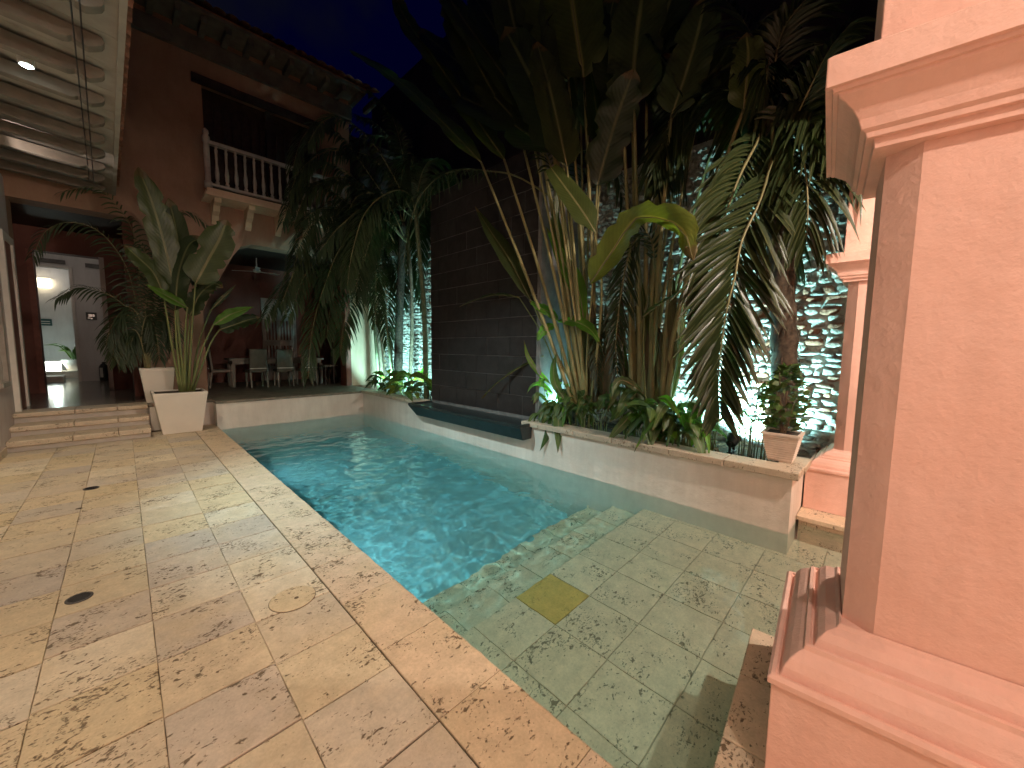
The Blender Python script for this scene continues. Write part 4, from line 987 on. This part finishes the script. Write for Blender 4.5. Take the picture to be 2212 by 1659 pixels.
for k in range(20):      # further fronds, leaning every way
    x0, y0 = rnd.choice([(816, 565), (870, 485), (899, 475), (828, 600), (880, 525), (803, 650)]); a = rnd.uniform(-2.9, -.6); l = rnd.uniform(130, 220)
    x1, y1 = x0 + l * .45 * math.cos(a), y0 + l * .55 * math.sin(a); x2, y2 = x1 + l * .45 * math.cos(a) - 12, y1 + rnd.uniform(-10, 60)
    EF.append(([(x0, y0), (x1, y1), (x2, y2), (x2 + (x2 - x1) * .6, y2 + rnd.uniform(60, 130))], 4.9, rnd.uniform(4.4, 5.2)))
for k, (pp, xa, xb) in enumerate(EF):
    q0 = onx(*pp[0], xa); ye = min(q0.y, 8.7) + rnd.uniform(-.5, .15)
    frond(ap, [q0] + [ony(x, y, q0.y + (ye - q0.y) * (i + 1) / (len(pp) - 1)) for i, (x, y) in enumerate(pp[1:])], (-.35, -.5, .8), .46, 50, .022, mat='leaf_areca', a0=66, a1=34, sag=.75, start=.14, r0=.015, seed=60 + k)

# ---- potted bird of paradise on the deck, white square pot
def square_pot(root, c, hb, ht, z0, z1, mat='white_pot', rim=.03):
    child(MB().tbox(c, (hb, hb), (ht, ht), z0, z1 - .02), 'pot', mat, root, bevel=.008)
    b_ = MB(); h, i = ht + .002, ht - rim
    for a in ((-h, -h, h, -i), (-h, i, h, h), (-h, -i, -i, i), (i, -i, h, i)): b_.box((c[0] + a[0], c[1] + a[1], z1 - .0199), (c[0] + a[2], c[1] + a[3], z1 + .02))
    child(b_, 'rim', mat, root)
    child(MB().box((c[0] - i, c[1] - i, z1 - .0195), (c[0] + i, c[1] + i, z1 - .005)), 'soil', 'soil', root)
pb = empty('potted_bird_of_paradise', (.70, 9.40, 0), 'large white tapered planter on the deck holding broad dark leaves', 'potted plant')
square_pot(pb, (.70, 9.40), .275, .375, 0, .73)
D = lambda x, y: (x * .382, 345.6 + y * .382)
BP = [([(1050, 1300), (1010, 980), (985, 720)], [(985, 720), (930, 480), (860, 240), (780, 40)], .21, 'leaf_pot', 10), ([(1035, 1300), (1015, 980), (1000, 760)], [(1000, 760), (1010, 520), (985, 340), (950, 215)], .20, 'leaf_dark', -20),
      ([(1065, 1300), (1085, 960), (1105, 700)], [(1105, 700), (1180, 560), (1240, 450), (1285, 340)], .27, 'leaf_pot', -5), ([(1020, 1300), (960, 980), (925, 760)], [(925, 760), (870, 640), (790, 560), (700, 480)], .15, 'leaf_pot', 20),
      ([(1045, 1300), (1048, 980), (1060, 835)], [(1060, 835), (985, 790), (900, 745), (815, 700)], .10, 'leaf_bright', 0), ([(1075, 1300), (1140, 1080), (1205, 935)], [(1205, 935), (1290, 880), (1370, 850), (1435, 830)], .12, 'leaf_bright', 0),
      ([(1085, 1300), (1120, 1050), (1190, 850)], [(1190, 850), (1250, 790), (1300, 740), (1335, 705)], .05, 'leaf_dark', 0), ([(1090, 1300), (1180, 1060), (1240, 960)], [(1240, 960), (1330, 930), (1400, 905), (1470, 890)], .14, 'leaf_dark', -40),
      ([(1030, 1300), (1000, 1050), (990, 850)], [(990, 850), (1010, 640), (1070, 480), (1150, 440)], .20, 'leaf_dark', -30), ([(1055, 1300), (1060, 1080), (1075, 880)], [(1075, 880), (1130, 760), (1210, 700), (1260, 720)], .16, 'leaf_dark', -15)]
for k, (st_, lf, hw, mt, roll) in enumerate(BP):
    yo = 9.4 - .25 * (k % 3) / 2 + (.12 if mt == 'leaf_dark' else -.12)
    s0 = PY([D(*q) for q in st_], [9.4, 9.4 + (yo - 9.4) * .5, yo]); s0[0].z = .70
    petiole(pb, s0, .024, .012, 'stalk_green')
    N = (-.1, -1, .55) if k in (4, 5) else Matrix.Rotation(R(roll), 3, 'Z') @ Vector((-.05, -1, .15))
    leaf(pb, PY([D(*q) for q in lf], lin(yo, yo - .15, 4)), hw, N, mt, prof='paddle' if k < 4 or k > 6 else 'lance', seed=80 + k, wave=.04)
pq = empty('potted_palm', (.47, 10.12, .5), 'white pot with a dark feathery palm behind the broad leaved planter', 'potted plant')
square_pot(pq, (.45, 10.12), .18, .245, .50, 1.14)
BF = [[(840, 1160), (800, 800), (760, 430), (640, 235), (520, 152), (350, 185)], [(830, 1160), (760, 760), (690, 560), (560, 405), (400, 352), (260, 400), (185, 550)], [(820, 1160), (770, 900), (700, 820), (600, 755), (450, 722), (315, 785)],
      [(835, 1160), (790, 900), (710, 830), (655, 950), (640, 1110)], [(845, 1160), (880, 800), (910, 560), (970, 350), (1060, 290), (1175, 375)], [(840, 1160), (850, 950), (900, 860), (960, 930), (980, 1060)],
      [(830, 1160), (790, 1000), (740, 960), (690, 1040), (670, 1150)], [(840, 1160), (820, 900), (840, 640), (800, 480), (720, 420)], [(840, 1160), (870, 900), (940, 700), (1040, 640), (1120, 700)], [(835, 1160), (800, 1020), (830, 880), (880, 960), (900, 1120)],
      [(835, 1160), (790, 960), (730, 880), (670, 880), (620, 960), (600, 1050)], [(835, 1160), (780, 980), (740, 1040), (715, 1150)]]
for k, pp in enumerate(BF):
    q = PY([D(*a) for a in pp], lin(10.12, 9.95, len(pp))); q[0].z = 1.12
    frond(pq, q, (-.1, -.6, .8), .34, 36, .014, mat='leaf_areca', a0=64, a1=38, sag=.7, start=.22, r0=.012, seed=100 + k)

# ---- low planting under the floodlights
def tuft(root, n, base, X, spread, hmin, hmax, lmin, lmax, hw, mat, seed, lean=.5, prof='lance', stalkmat='stalk_green', up=.5):
    """leafy clump: thin stalks each ending in one blade"""
    rnd = random.Random(seed)
    for k in range(n):
        bx, by = rnd.uniform(-spread, spread) * .5, rnd.uniform(-spread, spread)
        b0 = Vector((X + bx, base + by, .40)); a = rnd.uniform(0, 6.28); h = rnd.uniform(hmin, hmax); dirv = Vector((math.cos(a) * .8 - .35, math.sin(a), 0))
        tipp = b0 + Vector((0, 0, h)) + dirv * (lean * h * .5)
        child(MB().tube(resample([b0, b0 + Vector((0, 0, h * .55)) + dirv * (lean * h * .1), tipp], 5), lin(.007, .004, 5), 5), 'stalk', stalkmat, root, smooth=True)
        L_ = rnd.uniform(lmin, lmax); e1 = tipp + dirv * L_ * .55 + Vector((0, 0, L_ * rnd.uniform(.1, up))); e2 = tipp + dirv * L_ * 1.0 + Vector((0, 0, L_ * rnd.uniform(-.55, .3)))
        leaf(root, [tipp, e1, e2], hw * rnd.uniform(.75, 1.2), (-dirv * .5 + Vector((-.25, -.25, .9))), mat, prof=prof, ns=9, nc=4, wave=.02, seed=seed + k, midrib=False, fold=.3, droop=.1)
pl1 = empty('peace_lily', (4.62, 2.0, .40), 'lush clump of pointed lily leaves lit from behind near the floodlight', 'plant')
tuft(pl1, 40, 2.0, 4.68, .42, .16, .60, .26, .44, .085, 'leaf_lily', 200)
tuft(pl1, 16, 1.8, 4.70, .34, .15, .45, .2, .34, .065, 'leaf_bright', 240)
rnd = random.Random(9)
for k in range(42):
    a = Vector((4.72 + rnd.uniform(-.12, .3), 1.9 + rnd.uniform(-.5, .42), .39)); b_ = a + Vector((rnd.uniform(-.1, .08), rnd.uniform(-.12, .12), rnd.uniform(.2, .5)))
    child(MB().tube([a, a.lerp(b_, .5) + Vector((0, 0, .02)), b_], [.008, .006, .004], 5), 'stalk', 'stalk_green', pl1)
for pts, hw, mt in (([(1400, 880), (1402, 905), (1404, 940), (1404, 978)], .07, 'leaf_lily'), ([(1366, 888), (1352, 908), (1332, 930), (1310, 957)], .065, 'leaf_lily'), ([(1420, 860), (1440, 862), (1458, 884), (1470, 905)], .05, 'leaf_bright'), ([(1390, 850), (1350, 822), (1330, 830), (1322, 862)], .06, 'leaf_lily')):
    leaf(pl1, PX(pts, [4.5, 4.36, 4.25, 4.16]), hw, (-1, -.6, .3), mt, prof='lance', seed=int(pts[0][0]), midrib=True, ns=10)
ph = empty('philodendron', (4.62, 3.3, .40), 'bright green jagged leaves and hanging blades at the foot of the tall stalks', 'plant')
petiole(ph, PX([(1235, 890), (1216, 800), (1206, 700)], [4.65, 4.6, 4.5]), .010, .006, 'stalk_green')
for k, (pts, hw, mt) in enumerate((([(1206, 692), (1190, 676), (1166, 664), (1143, 650)], .085, 'leaf_bright'), ([(1206, 694), (1240, 694), (1275, 712), (1300, 748)], .10, 'leaf_bright'), ([(1200, 700), (1186, 706), (1172, 716), (1160, 738)], .08, 'leaf_bright'),
                                   ([(1205, 880), (1206, 905), (1206, 940), (1205, 978)], .075, 'leaf_lily'), ([(1196, 900), (1190, 918), (1180, 946), (1166, 974)], .06, 'leaf_lily'), ([(1225, 870), (1200, 830), (1196, 790), (1204, 760)], .07, 'leaf_lily'),
                                   ([(1190, 830), (1160, 800), (1140, 770), (1132, 735)], .05, 'leaf_bright'), ([(1195, 850), (1170, 830), (1150, 832), (1138, 850)], .04, 'leaf_bright'))):
    X = [4.6, 4.5, 4.42, 4.36] if k < 3 or k > 4 else [4.45, 4.3, 4.2, 4.15]
    leaf(ph, PX(pts, X), hw, (-.7, -.5, .6), mt, prof='ovate' if k < 3 else 'lance', seed=300 + k, wave=.06 if k < 3 else .02, ns=12)
tuft(ph, 34, 3.2, 4.68, .48, .12, .55, .16, .32, .052, 'leaf_lily', 330)
tuft(ph, 10, 3.62, 4.62, .16, .25, .75, .12, .22, .035, 'leaf_bright', 360)
rnd = random.Random(88)
for k in range(18):
    y0 = rnd.choice([rnd.gauss(1.9, .25), rnd.gauss(3.3, .22), rnd.uniform(1.5, 3.7)]); rt_ = pl1 if y0 < 2.6 else ph; x0 = rnd.uniform(4.5, 4.66); a = rnd.uniform(-.45, .45); l = rnd.uniform(.45, 1.25)
    leaf(rt_, [(x0, y0, .48), (x0 - .10 * l, y0 + a * .4, .70 + .12 * l), (x0 - .26 * l, y0 + a * .8, .66), (x0 - .38 * l, y0 + a, .54 - .10 * l)], rnd.uniform(.035, .06), (-.5, -.2, .9), 'leaf_lily' if k % 4 else 'leaf_bright', prof='lance', seed=600 + k, ns=12, midrib=False, fold=.35)
ys = empty('slender_shrub', (4.75, .98, .40), 'thin young shrub with narrow leaves next to the floodlight', 'plant')
tuft(ys, 16, .98, 4.85, .16, .2, .85, .12, .24, .028, 'leaf_lily', 400, lean=.25, stalkmat='cane')
tuft(ys, 8, 1.45, 5.0, .25, .1, .4, .16, .3, .04, 'leaf_bright', 430)
cs = empty('croton_shrub', (4.6, 8.4, .40), 'yellow green broad leaved shrub glowing over the far floodlight', 'plant')
rnd = random.Random(21)
for k in range(58):
    c0 = Vector((4.55 + rnd.uniform(-.15, .35), 7.15 + rnd.random() * 1.75, .42)); tip = c0 + Vector((rnd.uniform(-.30, .08), rnd.uniform(-.25, .25), rnd.uniform(.18, .62)))
    if k % 3 == 0: child(MB().tube([c0, tip], [.009, .005], 5), 'stalk', 'stalk_green', cs)
    a = rnd.uniform(0, 6.28); L_ = rnd.uniform(.26, .42); dv = Vector((math.cos(a) * .7 - .5, math.sin(a) * .9, rnd.uniform(-.3, .35))).normalized()
    leaf(cs, [tip, tip + dv * L_ * .5 + Vector((0, 0, .03)), tip + dv * L_ + Vector((0, 0, -.05))], rnd.uniform(.055, .085), (-.5, -.5, .8), 'leaf_croton' if k % 2 else 'leaf_lily', prof='lance', seed=500 + k, ns=8, nc=4, midrib=False)
for k, (y0, X0) in enumerate(((9.05, 4.5), (8.85, 4.55), (8.7, 4.45))):
    tuft(cs, 6, y0, X0, .12, .1, .45, .2, .36, .05, 'leaf_dark', 560 + 20 * k)

# ---- bush in the small ribbed pot on the cap
bp = empty('potted_bush', (4.60, .715, .52), 'small ribbed white pot with a dense little leafy bush on the planter cap', 'potted plant')
child(MB().tbox((4.60, .715), (.098, .098), (.148, .148), .52, .785), 'pot', 'ribbed_pot', bp)
for k in range(11):
    z = .535 + k * .0228; h = .098 + (.05 * (z - .52) / .265)
    child(MB().tbox((4.60, .715), (h + .005, h + .005), (h + .008, h + .008), z, z + .0135), 'rib', 'ribbed_pot', bp, bevel=.004)
b_ = MB(); h, i = .158, .135
for a in ((-h, -h, h, -i), (-h, i, h, h), (-h, -i, -i, i), (i, -i, h, i)): b_.box((4.60 + a[0], .715 + a[1], .7851), (4.60 + a[2], .715 + a[3], .808))
child(b_, 'rim', 'ribbed_pot', bp); child(MB().box((4.465, .58, .7852), (4.735, .85, .795)), 'soil', 'soil', bp)
rnd = random.Random(31)
for k in range(9):
    a = rnd.uniform(0, 6.28); t_ = Vector((4.60 + .10 * math.cos(a), .715 + .10 * math.sin(a), rnd.uniform(1.1, 1.4)))
    child(MB().tube([(4.60 + .02 * math.cos(a), .715 + .02 * math.sin(a), .79), t_], [.008, .004], 5), 'twig', 'bark', bp)
for k in range(290):
    z = rnd.uniform(.82, 1.46); f_ = (z - .83) / .63; rr = (.155 * math.sin(math.pi * min(.97, .16 + f_ * .84)) ** .6) * (1.0 if f_ < .5 else 1.12 - .55 * (f_ - .5)) * rnd.uniform(.35, 1.1)
    a = rnd.uniform(0, 6.28); p = Vector((4.60 + rr * math.cos(a), .715 + rr * math.sin(a), z)); dv = Vector((math.cos(a) + rnd.uniform(-.6, .6), math.sin(a) + rnd.uniform(-.6, .6), rnd.uniform(-.5, .7))).normalized(); L_ = rnd.uniform(.065, .10)
    child(MB().blade([p, p + dv * L_ * .5, p + dv * L_], rnd.uniform(.022, .033), (dv.cross(Vector((rnd.random(), rnd.random(), .3))) + Vector((0, 0, .9))), .2, 'ovate', 4, 2), 'leaf', 'leaf_bush', bp, smooth=True)

# ---- litter and small growth along the soil
rnd = random.Random(77); lt = MB()
for k in range(420):
    y = rnd.choice([rnd.uniform(.85, 3.8), rnd.uniform(6.9, 9.3)]); p = Vector((rnd.uniform(4.47, 5.5), y, .405 + rnd.random() * .03)); a = rnd.uniform(0, 6.28); d = Vector((math.cos(a), math.sin(a), rnd.uniform(-.1, .4))); l = rnd.uniform(.05, .16)
    lt.blade([p, p + d * l * .5 + Vector((0, 0, .01)), p + d * l], rnd.uniform(.008, .028), (rnd.uniform(-.4, .4), rnd.uniform(-.4, .4), 1), .2, 'lance', 3, 2)
tag(lt.build('leaf_litter', 'bark'), 'dry fallen leaves scattered over the planter soil', 'litter', kind='stuff')

# ================================================================== GARDEN FLOODLIGHTS
def flood(loc, aim, watts, label, ang=150, soft=.04, yaw=0):
    e = empty('floodlight', loc, label, 'lamp', 'garden floodlights')
    d = (Vector(aim) - Vector(loc)).normalized(); q = d.to_track_quat('Z', 'Y').to_matrix().to_4x4(); M_ = Matrix.Translation(Vector(loc) + Vector((0, 0, .10))) @ q
    def tr(mb):
        mb.v = [tuple(M_ @ Vector(v)) for v in mb.v]; return mb
    child(tr(MB().rings([[(r * math.cos(2 * math.pi * k / 16), r * math.sin(2 * math.pi * k / 16), z) for k in range(16)] for z, r in ((-.07, .035), (-.05, .055), (.03, .07), (.06, .078), (.06, .066), (.04, .064))])), 'housing', 'black_plastic', e)
    child(tr(MB().rings([[(r * math.cos(2 * math.pi * k / 16), r * math.sin(2 * math.pi * k / 16), z) for k in range(16)] for z, r in ((.041, .063), (.046, .05))])), 'lens', 'lamp_cool', e)
    child(MB().box((loc[0] - .09, loc[1] - .012, loc[2] - .02), (loc[0] - .078, loc[1] + .012, loc[2] + .10)).box((loc[0] + .078, loc[1] - .012, loc[2] - .02), (loc[0] + .09, loc[1] + .012, loc[2] + .10)).box((loc[0] - .09, loc[1] - .03, loc[2] - .03), (loc[0] + .09, loc[1] + .03, loc[2] - .018)), 'bracket', 'black_plastic', e)
    spot('flood_light', M_ @ Vector((0, 0, .075)), M_ @ Vector((0, 0, 2)), watts * FLOOD_W, COOL, ang, soft, e, .35, False)
    return e
flood((4.98, 1.26, .45), (5.6, 1.16, .95), 215, 'black garden floodlight glaring upward beside the slender shrub', 108)
flood((4.84, 3.60, .45), (4.80, 3.84, .95), 34, 'black garden floodlight hidden at the foot of the tall stalks beside the slate', 110)
flood((5.05, 2.05, .45), (5.6, 2.1, .95), 34, 'black garden floodlight behind the lily clump', 120)
flood((4.52, 9.03, .50), (5.05, 9.42, .92), 120, 'black garden floodlight on the cap near the house corner', 116)
flood((4.86, 7.25, .45), (5.25, 7.85, .95), 110, 'black garden floodlight behind the yellow green shrub near the slate', 128)
